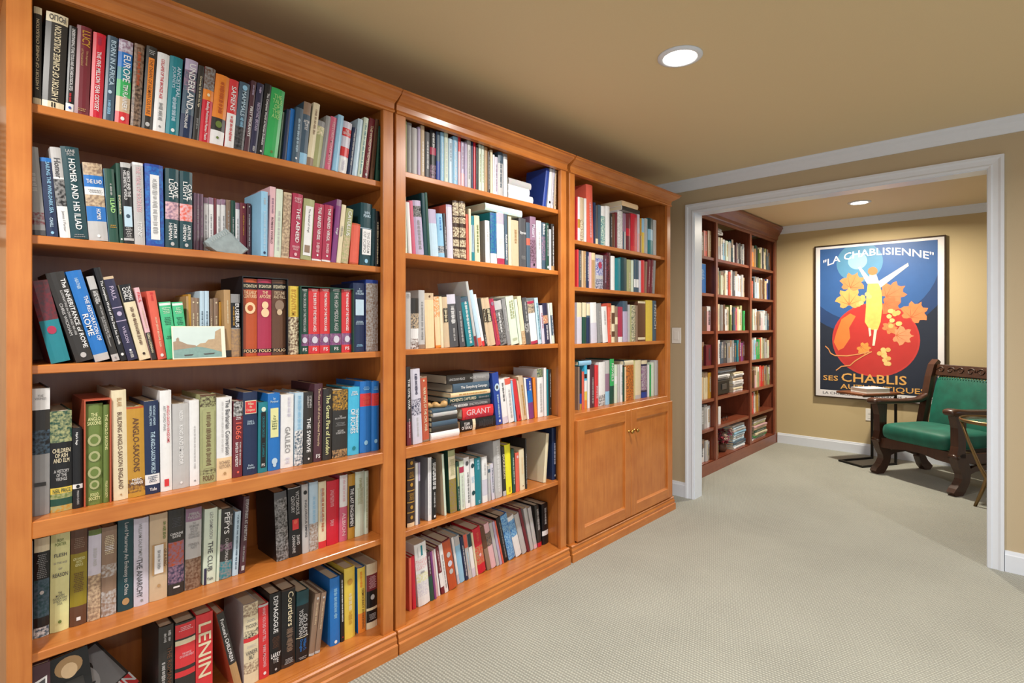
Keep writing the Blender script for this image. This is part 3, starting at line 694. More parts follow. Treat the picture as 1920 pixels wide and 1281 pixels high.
563 583 320 -22 dgrey ; m .3 .8 white
587 646 230 -16 lavender ; c coral ; b 0 .04 lilac
649 711 190 -12 dbrown ; b .03 .25 brown/cream ; b .28 .38 brown/cream ; b .45 .62 brown/cream ; b .66 .78 brown/cream ; b .82 .97 brown/cream
715 776 195 -12 dbrown ; b .03 .25 brown/cream ; b .28 .38 brown/cream ; b .45 .62 brown/cream ; b .66 .78 brown/cream ; b .82 .97 brown/cream
779 800 330 -12 coral
803 826 275 -8 cream
829 859 345 -10 teal ; b .2 .8 slate/lblue
863 916 340 -10 cream ; m .2 .8 olive
968 1013 390 -8 white ; c grey ; m .2 .5 lgrey
1019 1083 310 -6 teal ; b 0 .8 royal/teal ; b .8 1 white
1087 1160 310 -14 white ; b 0 .22 lilac/lgrey ; n .5 .65 lgrey ; b .88 1 rose
1163 1192 330 -12 slate ; v@.5,.6 .4 .9 white Radical Wordsworth
1197 1230 350 -6 cream
1233 1302 385 -6 beige ; m .2 .5 tan
1306 1375 365 -6 dgrey ; h@.5,.8 .27 .34 white Byron ; n .76 .84 grey
1379 1416 410 -6 slate ; b .35 .5 coral
1419 1478 350 -8 mauve ; v@.5,.5 .15 .4 lavender Mozart ; b .45 .9 mauve/plum ; o .93 .3 black
1481 1530 390 -6 white ; m .2 .6 lgrey
1533 1570 410 -6 slate ; v@.5,.6 .03 .26 white Blake ; b .3 .8 mauve/slate
1573 1602 415 -4 dgreen ; m .05 .7 lgrey ; o .94 .6 white
1604 1622 480 -2 white
1625 1655 425 -2 charcoal ; m .05 .9 white ; b .9 1 tan
T 962 1330 222 292 pgreen ; b 0 1 lblue/pgreen ; f .0 ; d .2
R 2 3 .03
Z 730 500 5.333
160 218 258 0 lgrey ; n .03 .1 grey
221 299 315 0 white ; b 0 .3 charcoal ; b .3 .6 beige/dgrey ; b .8 1 white/brown
302 363 235 -8 lgrey ; m .2 .85 grey ; b .93 1 taupe
366 456 265 -14 beige ; b .12 1 peach ; o .06 .2 brown
459 512 300 -24 orange ; b 0 .4 orange/cream ; b .4 .95 peach
514 541 300 -24 cream
544 601 305 -32 beige ; l .22 .5 .7 black ; m@.5,.5 .23 .49 cream
606 690 280 -38 dgrey ; b 0 .18 lavender ; m@.5,.5 .22 .55 white ; m@.5,.25 .64 .88 lgrey
693 748 295 -52 dgrey ; m .3 .9 lgrey
751 823 310 -70 teal ; b 0 .1 slate ; m@.5,.36 .08 .94 white
850 874 150 -96 maroon ; c lgrey ; b 0 .84 lgrey
876 912 240 -98 lblue ; b .85 1 coral
915 941 280 -92 white ; b .9 1 red
944 972 320 -70 charcoal ; m .75 .95 lgrey
975 1001 320 -70 beige ; l .22 .5 .8 black ; m .24 .48 cream
1003 1060 320 -74 beige ; l .22 .5 .8 black ; m@.5,.6 .23 .49 cream
1063 1108 330 -78 rose ; o .1 .6 mauve ; m .3 .9 coral
1112 1182 350 -70 dgrey ; b 0 .2 lgrey ; b .2 1 charcoal/grey ; m@.35,.3 .26 .7 white
1185 1222 325 -66 grey ; m .2 .7 lgrey
1227 1304 305 -60 pgreen ; m@.7,.26 .08 .46 sage ; m@.4,.26 .08 .46 sage ; n .86 .92 sage
1307 1335 330 -56 pgreen
1338 1376 300 -56 cream ; b .72 1 tan/beige
1379 1422 315 -48 dgrey ; m .08 .5 lgrey ; b .55 .75 lgrey/charcoal
1426 1492 350 -42 white ; b 0 .06 rose ; b .06 .28 beige/dgrey ; b .93 1 rose
1495 1531 315 -42 lblue ; m .1 .9 teal
1534 1563 390 -30 lavender ; m .2 .6 rose
1566 1612 370 -32 indigo ; b .3 .5 beige/rust ; m .55 .9 white
1614 1630 370 -28 white
1633 1659 365 -28 pgreen ; b .3 .8 slate ; m .3 .8 white
R 2 4 .03
Z 730 660 5.333
184 228 150 -10 maroon ; b 0 .7 charcoal ; v@.5,.5 .1 .6 white THE CIVIL WAR ; m .66 .9 lpink ; f -.02
231 329 180 -30 lavender ; m@.5,.3 .06 .34 indigo ; b .4 .62 lavender/indigo ; m@.5,.2 .64 .9 lgrey ; f -.02
332 414 255 -26 taupe ; b .02 .97 terracotta ; v@.55,.34 .16 .84 cream WAR MAPS OF THE CIVIL WAR ; o .06 .2 cream ; f -.01
L 420 702 800 872 white ; d .14 ; f -.012
L 428 690 742 798 charcoal ; d .14 ; f -.01
L 428 682 690 740 dgrey ; b 0 1 slate ; d .14 ; f -.01
L 428 680 640 688 charcoal ; d .14 ; f -.01
L 440 680 600 638 lgrey ; d .14 ; f -.01
L 430 670 562 598 slate ; d .14 ; f -.01
Q
L 716 1064 686 798 black ; h@.18,.5 .02 .3 white TEAM/OF RIVALS ; b .33 .41 cream ; n .5 .9 dgrey ; f .03 ; d .17
L 735 1042 566 682 red ; u@.42,.5 .1 .9 lpink GRANT ; u@.8,.24 .1 .9 rose RON CHERNOW ; f .04 ; d .17
L 622 1010 498 560 dgrey ; m@.5,.5 .06 .4 white ; u@.5,.4 .44 .92 lgrey ENCYCLOPEDIA ; f .05 ; d .18
L 592 1012 436 494 dteal ; u@.5,.5 .04 .64 cream MOMENTS CAPTURED ; m .7 .95 grey ; f .05 ; d .18
L 615 1010 392 434 peach ; m .2 .9 gold ; f .05 ; d .18
L 640 1000 298 388 slate ; u@.5,.4 .2 .93 white The Gettysburg Campaign ; f .05 ; d .2
L 580 1000 186 280 charcoal ; b .6 1 grey ; u@.5,.26 .04 .4 lgrey LINCOLN'S PEACE ; u@.5,.24 .52 .9 lgrey MICHAEL VORENBERG ; f .05 ; d .2
1092 1156 215 -44 royal ; o .28 .8 lblue ; o .28 .4 dgrey ; m@.5,.3 .42 .86 lblue ; o .93 .3 white ; f .035
1160 1216 280 -44 white ; m .08 .5 dgrey ; b .85 1 lavender ; f .035
1219 1276 270 -44 white ; b 0 .14 coral ; m .25 .9 lgrey ; f .035
1278 1293 290 -42 sky ; f .035
1296 1336 285 -58 red ; m .85 .95 maroon ; f .035
1338 1352 290 -50 cream ; f .035
1356 1401 250 -46 beige ; m .2 .9 gold ; f .035
1403 1421 262 -36 white ; f .035
1425 1476 270 -30 royal ; b .3 .6 blue ; m .06 .3 white ; b .6 1 purple ; f .035
1479 1506 260 -22 orange ; f .035
1512 1572 170 -10 white ; b 0 .18 dteal/sage ; m .3 .9 lgrey ; f .035
1575 1600 160 -6 white ; f .035
1602 1618 175 -6 teal ; f .035
1622 1648 175 -6 charcoal ; m .08 .6 lgrey ; o .85 .2 cream ; f .035
R 2 5 .03
Z 730 790 5.333
190 268 385 0 dbrown ; b .13 .145 gold ; b .3 .315 gold ; b .46 .475 gold ; b .63 .645 gold ; b .78 .795 gold ; o .06 .4 gold ; o .38 .4 gold ; o .71 .4 gold ; o .86 .4 gold ; n .19 .27 gold ; n .5 .6 gold ; b .94 1 peach
271 298 420 0 white
301 319 415 0 lilac ; b .3 1 dgrey/lilac
401 440 365 -2 white ; c grey ; m .05 .9 lavender
443 492 380 -6 black ; m@.68,.4 .06 .5 white ; m@.34,.4 .06 .5 white ; m .55 .8 lgrey ; o .95 .4 white
571 593 330 -30 pgreen ; c beige
635 708 295 -26 taupe ; c dgreen ; b 0 .1 sage ; b .1 .46 cream ; n .14 .4 sage ; b .46 1 mustard/taupe
711 737 405 -22 dgreen ; b .1 .5 sage/dgreen ; m .55 .95 lgrey
740 787 400 -16 pgreen ; b .12 .24 rose ; m .3 .95 lgrey
790 846 365 -20 white ; m@.6,.34 .3 .9 dgrey ; o .12 .6 dgrey
849 893 375 -16 white ; o .15 .8 dteal ; o .72 .8 dteal ; n .38 .5 sky
896 957 370 -14 teal ; m .04 .25 sky ; m .9 .97 sky
966 1022 355 -10 white ; m .15 .4 lgrey ; b .5 .85 lavender
1025 1050 440 -8 lgrey ; b .1 .2 slate
1053 1086 430 -18 lavender ; m .1 .8 slate
1098 1173 195 -26 lgrey ; m .1 .9 white
1176 1209 255 -22 charcoal ; v@.5,.6 .1 .7 cream DICKINSON ; b .9 1 lgrey
1212 1272 235 -24 lemon ; m .85 .95 gold
1274 1304 275 -18 dgreen ; m .2 .8 pgreen
1307 1346 315 -10 coral ; o .1 .5 lpink
1350 1403 280 -14 cream ; o .9 .15 maroon ; m .2 .6 peach
1406 1420 170 -8 charcoal ; m .3 .9 lgrey
1584 1614 115 30 cream
1676 1722 60 -2 navy ; m@.5,.4 .3 .7 lavender ; o .92 .3 lgrey
R 2 6 .085
Z 730 900 3.768
150 168 555 -6 coral ; f -.03
170 197 545 -14 crimson ; f -.03
206 294 470 -34 white ; l .05 .2 .5 white ; h@.55,.4 .04 .2 teal 1 ; b .25 .42 white/lpink ; m .45 .48 grey ; b .48 .62 white/palelemon ; b .62 .85 white/lavender ; f -.035
298 328 515 -34 dgreen ; b 0 .5 plum ; m .1 .45 lgrey ; f -.03
331 345 510 -34 purple ; f -.03
348 362 500 -36 lpink ; f -.02
364 377 490 -36 white ; f -.02
380 406 480 -48 maroon ; b .55 .85 white ; m .08 .5 lpink ; f -.02
409 436 460 -46 white ; m .2 .9 grey ; f -.02
440 501 440 -56 maroon ; b .02 1 rust ; o .3 .5 lgrey ; o .48 .55 lavender ; o .64 .5 lgrey ; f -.02
504 521 405 -46 white ; b .8 1 lavender
523 560 400 -44 sky ; b 0 .2 lgrey
563 584 400 -42 navy ; m .2 .9 white
587 612 385 -42 lgrey ; b 0 .3 coral ; m .4 .8 sky
614 640 380 -40 white ; b 0 .3 dteal ; b .8 1 lavender
643 655 370 -40 cream
658 716 350 -48 crimson ; m .1 .3 coral ; o .6 .3 lpink ; b .4 .8 red/tan
719 749 335 -54 taupe ; b 0 .5 brown
752 788 310 -56 lpink ; b .2 .5 taupe/dgrey
791 812 300 -56 lgrey
814 830 290 -56 lilac
832 843 285 -58 coral
846 876 265 -58 black ; m .1 .9 grey
880 929 255 -66 blue ; b 0 1 sky/blue
932 976 262 -64 white ; b .1 .5 sky/blue ; b .5 1 white
978 1012 240 -60 lgrey
1014 1032 200 -66 maroon
1036 1060 195 -52 lgrey
1062 1086 190 -46 lgrey ; b .9 1 lpink
1089 1118 172 -24 charcoal ; m@.5,.6 .1 .6 lgrey ; b .9 1 crimson
1122 1166 165 -6 black ; b .66 .78 white ; m .1 .5 lgrey
R 3 1 .02
Z 1050 280 5.336
168 180 475 0 red
182 206 475 0 white ; b .5 .7 gold
208 246 480 0 beige ; b .5 1 taupe/cream
248 269 490 0 white
271 335 345 -12 coral ; m .3 .9 lpink
338 359 530 0 navy
361 386 560 0 dgrey ; b .85 1 cream
388 413 555 0 slate
416 459 565 0 teal ; b 0 .25 white ; b .25 1 teal/pgreen
461 503 565 0 white
506 526 640 0 charcoal ; m .1 .7 lgrey
528 556 640 0 brown
558 579 630 0 maroon
581 633 610 0 lgrey ; b 0 1 lgrey/white
636 666 640 0 mauve ; b .5 1 slate/lgrey
669 711 640 0 maroon ; b .4 .6 crimson
714 778 640 0 crimson ; b .85 1 red
781 802 650 0 lavender ; b .5 1 lpink
804 822 690 0 gold ; b .5 1 taupe/cream
824 850 690 0 yellow ; b 0 .4 sky
853 882 690 0 lgrey ; m .2 .8 sky
885 936 685 0 teal ; b .3 .6 sky ; b 0 .3 dteal
939 970 705 0 lgrey
T 622 800 566 610 white ; d .17 ; b 0 1 charcoal
T 625 782 510 560 peach ; d .16
R 3 2 .02
Z 1050 460 3.768
122 134 30 0 red
135 154 35 0 dgrey ; m .1 .8 lgrey
156 168 38 0 beige
170 187 40 0 tan ; m .1 .8 cream
189 208 45 0 navy ; m .1 .8 white
210 226 50 0 lpink
228 253 52 0 peach ; b .2 1 tan/cream
257 309 65 0 lgrey ; b .1 .6 royal/lavender ; o .3 .5 rose ; b .7 1 navy/lavender
312 333 70 0 plum ; m .1 .8 lilac
336 361 50 0 maroon ; b 0 1 maroon/black
365 391 75 0 white
394 431 90 0 teal
433 475 85 0 teal ; b 0 1 dteal
478 506 100 0 sage ; m .4 .9 cream
508 523 105 0 pgreen
526 541 100 0 slate ; b .6 .85 white
543 560 102 0 slate ; b .6 .85 white
562 576 108 0 lavender
578 601 105 0 red
603 614 115 6 taupe
616 636 100 10 maroon ; m .2 .8 lpink
638 655 98 12 maroon ; m .2 .8 lpink
657 672 105 10 grey
R 3 3 .02
Z 1050 460 3.768
124 158 405 0 lavender ; b 0 .35 cream
161 190 405 0 dgreen ; b 0 .35 cream
192 217 412 0 slate ; b 0 .3 cream ; b .35 1 navy
220 263 405 -8 lavender ; b 0 .5 white
266 301 412 -14 grey ; m .2 .8 lgrey
303 340 435 -12 white ; m .1 .5 lgrey
343 366 410 0 coral ; b 0 .1 rust ; m .2 .8 peach
369 391 425 0 cream ; b .2 .5 brown ; b .7 .85 brown
393 412 432 0 taupe ; b .3 .5 cream
415 447 435 0 rose ; b .85 1 white
449 483 395 -2 slate ; c slate ; b .25 1 lilac
486 496 420 0 lgrey
498 508 422 0 sage
510 538 422 0 dteal ; b 0 1 cream/dgreen
540 552 425 0 taupe
555 608 395 0 brown ; b 0 .05 cream ; b .9 .96 cream
612 657 388 0 yellow
660 684 392 0 slate ; v@.5,.6 .1 .7 lgrey FRENCH
R 3 4 .05
Z 1050 460 3.768
130 141 860 0 taupe
142 156 880 0 royal ; b .0 .6 charcoal ; b .85 1 gold
158 174 895 0 coral
176 195 850 0 cyan ; b .2 .3 black ; b .35 .6 white ; b .6 .8 yellow ; b .8 1 orange
198 214 880 0 white
217 247 845 0 plum ; m .3 .9 lgrey
250 275 850 0 red ; m@.5,.5 .5 .8 lpink
278 322 828 0 white ; b .75 1 dgrey/white
325 354 815 0 lgrey ; b .3 .7 mauve ; b .7 1 sky
357 386 805 0 dgreen ; b 0 .6 green ; v@.5,.5 .1 .5 white NOVELS
389 409 845 0 pgreen ; b .3 .5 white
411 428 845 0 lgrey
430 445 845 0 white ; m .2 .8 slate
448 458 860 0 dgreen
460 470 860 0 peach
472 524 850 0 orange ; b 0 1 orange/brown
535 576 815 0 cream ; c palelemon ; b .9 1 lgrey
579 620 815 0 indigo ; b 0 .1 cream ; b .15 .8 purple/lgrey ; b .85 1 royal
624 634 845 0 white
636 646 845 0 green
649 672 830 0 pgreen
675 698 815 0 lgrey
T 134 222 800 832 teal ; b 0 1 sky/teal ; d .15
Q
T 456 520 812 846 slate ; b 0 1 cream ; d .15
'''

SHELF = SHELF_Z
SHELF_EDGE = FACE + 0.015
CASE_SAY = {1: 'nearest bookcase', 2: 'middle bookcase', 3: 'cupboard bookcase'}
ROW_SAY = ['top shelf', 'second shelf', 'third shelf', 'fourth shelf', 'fifth shelf', 'bottom shelf']
ORD = ('zeroth first second third fourth fifth sixth seventh eighth ninth tenth eleventh twelfth thirteenth fourteenth fifteenth '
       'sixteenth seventeenth eighteenth nineteenth twentieth twenty-first twenty-second twenty-third twenty-fourth twenty-fifth '
       'twenty-sixth twenty-seventh twenty-eighth twenty-ninth thirtieth thirty-first thirty-second thirty-third thirty-fourth '
       'thirty-fifth thirty-sixth thirty-seventh thirty-eighth thirty-ninth fortieth forty-first forty-second').split()

def parse_spec(parts):
    out = []
    for p in parts:
        p = p.strip()
        if not p: continue
        head, rest = p.split(' ', 1) if ' ' in p else (p, '')
        k, _, opt = head.partition('@')
        xc, sz = (float(a) for a in opt.split(',')) if opt else (0.5, 0.4)
        a = rest.split()
        if k in 'vuhH':
            t = rest.split(' ', 3)[3]
            if k in 'hH': t = t.replace('/', '\n')
            out.append((k, float(a[0]), float(a[1]), a[2], xc, sz if opt else (0.4 if k in 'vu' else 0.75), t))
            want(t)
        elif k in 'mn': out.append((k, float(a[0]), float(a[1]), a[2], xc, sz if opt else (0.36 if k == 'm' else 0.7)))
        elif k == 'b': out.append((k, float(a[0]), float(a[1]), a[2]))
        elif k == 'l': out.append((k, float(a[0]), float(a[1]), a[3], xc, float(a[2])))
        elif k == 'o': out.append((k, float(a[0]), float(a[1]), a[2]))
        elif k in 'fd': out.append((k, float(a[0])))
        elif k == 'c': out.append((k, a[0]))
    return out

def quad_of(x, z, w, h, th):
    c, s = math.cos(th), math.sin(th)
    zo = z + (w * s if th > 0 else 0)
    return [(x + px * c + pz * s, zo - px * s + pz * c) for px, pz in ((0, 0), (w, 0), (w, h), (0, h))]

def hit(A, B, eps=0.0004):
    for P in (A, B):
        for i in range(4):
            ex, ez = P[(i + 1) % 4][0] - P[i][0], P[(i + 1) % 4][1] - P[i][1]
            L = math.hypot(ex, ez); nx, nz = -ez / L, ex / L
            a = [nx * p[0] + nz * p[1] for p in A]; b = [nx * p[0] + nz * p[1] for p in B]
            if max(a) <= min(b) + eps or max(b) <= min(a) + eps: return False
    return True

def flush(pend, recs):
    """settle one row: each book stands where it was measured, slid along (or let lean a little like its neighbour) until none meet;
    when the row no longer fits between the sides, it is drawn together by a small share"""
    if not pend: return
    lim = CASES[pend[0]['case']][1] - 0.0205
    xl = CASES[pend[0]['case']][0] + 0.03
    for k in range(24):
        fac = 1 - 0.006 * k; prev = None; pth = 0; pslip = None; out = []
        for r in pend:
            w, th, x = r['w'] * fac, r['th'], xl + (r['x'] - xl) * (1 - 0.0035 * k)
            q = quad_of(x, r['z'], w, r['h'], th)
            if prev is not None and hit(prev, q):
                for s_ in (0.2, 0.4):
                    t2 = th + (pth - th) * s_
                    if pth * th >= 0 and not hit(prev, quad_of(x, r['z'], w, r['h'], t2)): th = t2; break
                q = quad_of(x, r['z'], w, r['h'], th); n = 0
                while hit(prev, q) and n < 300:
                    x += 0.0005; n += 1; q = quad_of(x, r['z'], w, r['h'], th)
            if prev is not None and r.get('slip') != pslip:     # room for the wall of a slipcase
                push = max(p[0] for p in prev) + 0.0045 - min(p[0] for p in q)
                if push > 0: x += push; q = quad_of(x, r['z'], w, r['h'], th)
            prev, pth, pslip = q, th, r.get('slip')
            out.append((x, w, th, q))
        if max(p[0] for o in out for p in o[3]) <= lim: break
    for r, (x, w, th, q) in zip(pend, out):
        r.update(x=x, w=w, th=th, q=q, z=r['z'] + 0.0004 + (w * math.sin(th) if th > 0 else 0)); recs.append(r)
    pend.clear()

def read_books():
    recs, slips, pend = [], [], []
    case = row = 0; setb = 0; Z = (0, 0, 1); prev = None; pth = 0; stack = None; n = 0; lie_n = 0
    for line in BOOKS.strip().splitlines():
        if line[0] == 'R':
            flush(pend, recs); a = line.split(); case, row, setb = int(a[1]), int(a[2]), float(a[3])
            prev = None; pth = 0; stack = None; n = 0; lie_n = 0; sn = 0
            continue
        if line[0] == 'Z':
            a = line.split(); Z = (float(a[1]), float(a[2]), float(a[3])); continue
        if line[0] == 'Q': stack = None; lie_n = 0; sn += 1; continue
        parts = line.split(';'); head = parts[0].split()
        z0 = SHELF[case][row - 1]
        U = lambda x: Z[0] + x / Z[2]
        V = lambda y: Z[1] + y / Z[2]
        if head[0] == 'S':
            y = SHELF_EDGE + setb - 0.004
            xa, zt = at_y(U(float(head[1])), V(float(head[3])), y)
            xb = at_y(U(float(head[2])), 600, y)[0]
            slips.append(dict(case=case, row=row, x0=xa, x1=xb, z0=z0, h=zt - z0, y=y, col=head[4])); continue
        lie = head[0] in 'LT'
        kind = head[0] if lie else 'B'
        if lie: head = head[1:]
        spec = parse_spec(parts[1:])
        f = sum(s[1] for s in spec if s[0] == 'f'); dd = [s[1] for s in spec if s[0] == 'd']
        y = SHELF_EDGE + setb + f
        u0, u1, vt = U(float(head[0])), U(float(head[1])), V(float(head[2]))
        if lie:
            vb = V(float(head[3]))
            xa, zt = at_y(u0, vt, y); zb = at_y(u0, vb, y)[1]; xb = at_y(u1, vt, y)[0]
            w, h = zt - zb, xb - xa
            if kind == 'T': flush(pend, recs)
            if kind == 'T' and stack is None:
                stack = max(max(p[1] for p in r['q']) for r in recs if r['case'] == case and r['row'] == row and r['q'] and
                            max(p[0] for p in r['q']) > xa and min(p[0] for p in r['q']) < xb)
            zz = (z0 if stack is None else stack) + 0.0004
            stack = zz + w; lie_n += 1
            recs.append(dict(case=case, row=row, lie=True, i=lie_n, top=kind == 'T', sn=sn, x=xa, z=zz, y=y, w=w, h=h, th=math.pi / 2, d=dd[0] if dd else 0.16,
                             col=head[4], spec=spec, area=abs(u1 - u0) * (vb - vt), q=None, u=(u0 + u1) / 2))
            continue
        xa = at_y(u0, 600, y)[0]; xb = at_y(u1, 600, y)[0]
        xt, zt = at_y(u0 + float(head[3]) / Z[2], vt, y)
        th = math.atan2(xt - xa, zt - z0)
        h = math.hypot(xt - xa, zt - z0)
        if th > 0: h -= (xb - xa) * math.sin(th)
        w = max((xb - xa) * math.cos(th) - 0.0006, 0.004)
        n += 1
        d = dd[0] if dd else min(max(0.68 * h, 0.11), 0.205)
        d = min(d, 2.035 - y)
        pend.append(dict(case=case, row=row, lie=False, i=n, x=xa, z=z0, y=y, w=w, h=h, th=th, d=d, col=head[4], spec=spec, area=0, q=None, u=(u0 + u1) / 2,
                         slip=next((k for k, s_ in enumerate(slips) if s_['case'] == case and s_['row'] == row and xa > s_['x0'] - 0.002 and xb < s_['x1'] + 0.002), None)))
    flush(pend, recs)
    # the real size of each spine in the picture
    for r in recs:
        dy = ray(r['u'], 600)[1]; px = dy / r['y']
        r['area'] = r['w'] * r['h'] * px * px
    return recs, slips

def book_shape(r):
    """vertices and faces of cover and page block in the book's own frame: x thickness, y depth from the spine, z height"""
    w, d, h = r['w'], r['d'], r['h']
    t = min(0.003, w * 0.16); b = min(0.0045, w * 0.13)
    n = 5 if w > 0.012 else 3
    arc = [(w * k / (n - 1), b * (2 * k / (n - 1) - 1) ** 2) for k in range(n)]
    outer = [(0, d)] + arc + [(w, d)]
    inner = [(t, d)] + [(min(max(x, t), w - t), b + t) for x, _ in arc] + [(w - t, d)]
    N = len(outer)
    cuts = sorted({0.0, 1.0} | {round(1 - f, 4) for s in r['spec'] if s[0] == 'b' for f in s[1:3]})
    board = next((s[1] for s in r['spec'] if s[0] == 'c'), None) or r['col']
    def colour(zf):
        f = (1 - zf) if not r['lie'] else zf
        c = r['col']
        for s in r['spec']:
            if s[0] == 'b' and s[1] <= f <= s[2]: c = s[3]
        return c
    if r['lie']: cuts = sorted({0.0, 1.0} | {round(f, 4) for s in r['spec'] if s[0] == 'b' for f in s[1:3]})
    V, F, C = [], [], []
    for zf in cuts:
        V += [(x, y, zf * h) for x, y in outer] + [(x, y, zf * h) for x, y in inner]
    M = 2 * N
    for k in range(len(cuts) - 1):
        c = colour((cuts[k] + cuts[k + 1]) / 2)
        o = k * M
        for j in range(N - 1):
            F.append((o + j, o + j + 1, o + M + j + 1, o + M + j)); C.append(c if 0 < j < N - 2 else board)
            F.append((o + N + j + 1, o + N + j, o + M + N + j, o + M + N + j + 1)); C.append(board)
        for a, bb in ((0, N), (N - 1, 2 * N - 1)):
            q = (o + a, o + M + a, o + M + bb, o + bb)
            F.append(q if a == 0 else q[::-1]); C.append(board)
    top = (len(cuts) - 1) * M
    for j in range(N - 1):
        F.append((j + 1, j, N + j, N + j + 1)); C.append(board)
        F.append((top + j, top + j + 1, top + N + j + 1, top + N + j)); C.append(board)
    e = 0.003 if h > 0.19 else 0.0008
    pages = MB().box(t, w - t, b + t, d - e, e, h - e)
    return V, F, C, pages

def bars(rng, f0, f1, length_total, lo, hi):
    out = []; p = f0
    while p < f1:
        L = rng.uniform(lo, hi); q = min(p + L, f1)
        out.append((p, q)); p = q + rng.uniform(0.2, 0.5) * lo
    return out

def decals(r):
    """labels, emblems, lettering and illegible marks of the spine: (part name, colour, verts, faces)"""
    w, h = r['w'], r['h']; out = []; y = -0.0006
    rng = random.Random(int(r['x'] * 1e5) + r['row'])
    lie = r['lie']
    for s in r['spec']:
        if s[0] not in 'vuhHmnlo': continue
        y -= 0.00025
        if s[0] == 'o':
            rad = s[2] * w / 2 * 0.95; zc = h * s[1] if lie else h * (1 - s[1])
            vv = [(w / 2 + rad * math.cos(a * math.pi / 7), y, zc + rad * 1.15 * math.sin(a * math.pi / 7)) for a in range(14)]
            out.append(('emblem', s[3], vv, [tuple(range(14))])); continue
        f0, f1 = s[1], s[2]
        za, zb = (h * f0, h * f1) if lie else (h * (1 - f1), h * (1 - f0))
        xc, sz = s[4] * w, s[5] * w
        if s[0] == 'l':
            out.append(('spine_label', s[3], [(xc - sz / 2, y, za), (xc + sz / 2, y, za), (xc + sz / 2, y, zb), (xc - sz / 2, y, zb)], [(0, 1, 2, 3)])); continue
        if s[0] == 'm':
            vv, ff = [], []
            for p, q in bars(rng, za, zb, h, 0.008, 0.02):
                g = p
                while g < q:                                   # small strokes like worn letters
                    e = min(g + rng.uniform(0.0012, 0.0026), q); k = sz * rng.uniform(0.55, 1.0) / 2; i = len(vv)
                    vv += [(xc - k, y, g), (xc + k, y, g), (xc + k, y, e), (xc - k, y, e)]; ff.append((i, i + 1, i + 2, i + 3)); g = e + 0.0012
            out.append(('worn_lettering', s[3], vv, ff)); continue
        if s[0] == 'n':
            vv, ff = [], []; g = za
            while g < zb - 0.001:
                p = xc - sz * rng.uniform(0.6, 1) / 2; lim = 2 * xc - p
                while p < lim:
                    e = min(p + rng.uniform(0.0015, 0.004), lim); i = len(vv)
                    vv += [(p, y, g), (e, y, g), (e, y, g + 0.0022), (p, y, g + 0.0022)]; ff.append((i, i + 1, i + 2, i + 3)); p = e + 0.001
                g += 0.0048
            out.append(('worn_lettering', s[3], vv, ff)); continue
        t = s[6]
        if s[0] == 'v' :
            tv, tf = text_fit(t, zb - za, sz)
            if tv: out.append(('title', s[3], [(xc + q, y, (za + zb) / 2 - p) for p, q in tv], [f_ for f_ in tf]))
        elif s[0] == 'u' or (s[0] == 'h' and lie):
            if s[0] == 'h': tv, tf = text_fit(t, zb - za, 0.62 * w); xx = w / 2
            else: tv, tf = text_fit(t, zb - za, sz); xx = xc
            out.append(('title', s[3], [(xx - q, y, (za + zb) / 2 + p) for p, q in tv], tf))
        else:
            sg = -1 if s[0] == 'H' else 1
            tv, tf = text_fit(t, sz, zb - za, 0.5, 1.2)
            out.append(('title', s[3], [(xc + sg * p, y, (za + zb) / 2 + sg * q) for p, q in tv], tf))
    return out

def say(c):
    return ' and '.join(dict.fromkeys(WORD.get(k, k) for k in c.split('/')))

def book_label(r):
    bands = {}
    for s in r['spec']:
        if s[0] == 'b': bands[s[3]] = bands.get(s[3], 0) + s[2] - s[1]
    base = r['col']; cov = sum(bands.values())
    look = WORD.get(base, base)
    big = [k for k, v in sorted(bands.items(), key=lambda e: -e[1]) if v > 0.18]
    if big:
        first = big[0].split('/')
        look = ('multicoloured' if len(set(k.split('/')[0] for k in bands)) > 3 else
                (WORD.get(first[0], first[0]) if cov > 0.8 else look + ' and ' + WORD.get(first[-1], first[-1])))
    txt = [s for s in r['spec'] if s[0] in 'vuhH']
    letter = ''
    if txt:
        c = txt[0][3]; letter = ' with ' + ({'lgrey': 'pale', 'lblue': 'pale', 'white': 'white', 'cream': 'cream', 'dgrey': 'dark', 'grey': 'grey'}.get(c, WORD.get(c, c))) + ' title'
    if r['lie']:
        where = ('lying on the row of the %s' if r['top'] else 'lying %s from bottom in its stack,') 
        if r['top']: pos = 'lying %son books, %s of %s' % ('second ' if r['i'] > 1 else 'flat ', ROW_SAY[r['row'] - 1], CASE_SAY[r['case']])
        else: pos = 'lying %s from bottom of %s stack, %s, %s' % (ORD[r['i']], ('left', 'right')[r['sn']], ROW_SAY[r['row'] - 1], CASE_SAY[r['case']])
    else:
        pos = '%s from left, %s of %s' % (ORD[r['i']], ROW_SAY[r['row'] - 1], CASE_SAY[r['case']])
    adj = ''
    if not r['lie']:
        if abs(r['th']) > 0.14: adj = 'leaning '
        elif r['w'] > 0.05: adj = 'thick '
        elif r['w'] < 0.015: adj = 'thin '
    for a, l in ((adj, letter), ('', letter), ('', '')):
        t = '%s%s book%s, %s' % (a, look, l, pos)
        if len(t.split()) <= 16: return t
    return t

RECS, SLIPS = read_books()
want('"LA CHABLISIENNE"'); want('SES CHABLIS'); want('SES'); want('CHABLIS'); want('AUTHENTIQUES'); want('LA CHABLISIENNE  VIGNERONS A CHABLIS'); want('LENIN')
convert_texts()
M_PAGES = flat('paper_edge', 'd6ccb6', rough=0.8, noise=0.12, nscale=400)

KEEP = 300
order = sorted(range(len(RECS)), key=lambda i: -RECS[i]['area'])
SINGLE = set(order[:KEEP])
STUFF = MB(); STUFF_C = []

def place(r):
    return Matrix.Translation((r['x'], r['y'], r['z'] + (r['w'] if r['lie'] else 0))) @ Matrix.Rotation(r['th'], 4, 'Y')

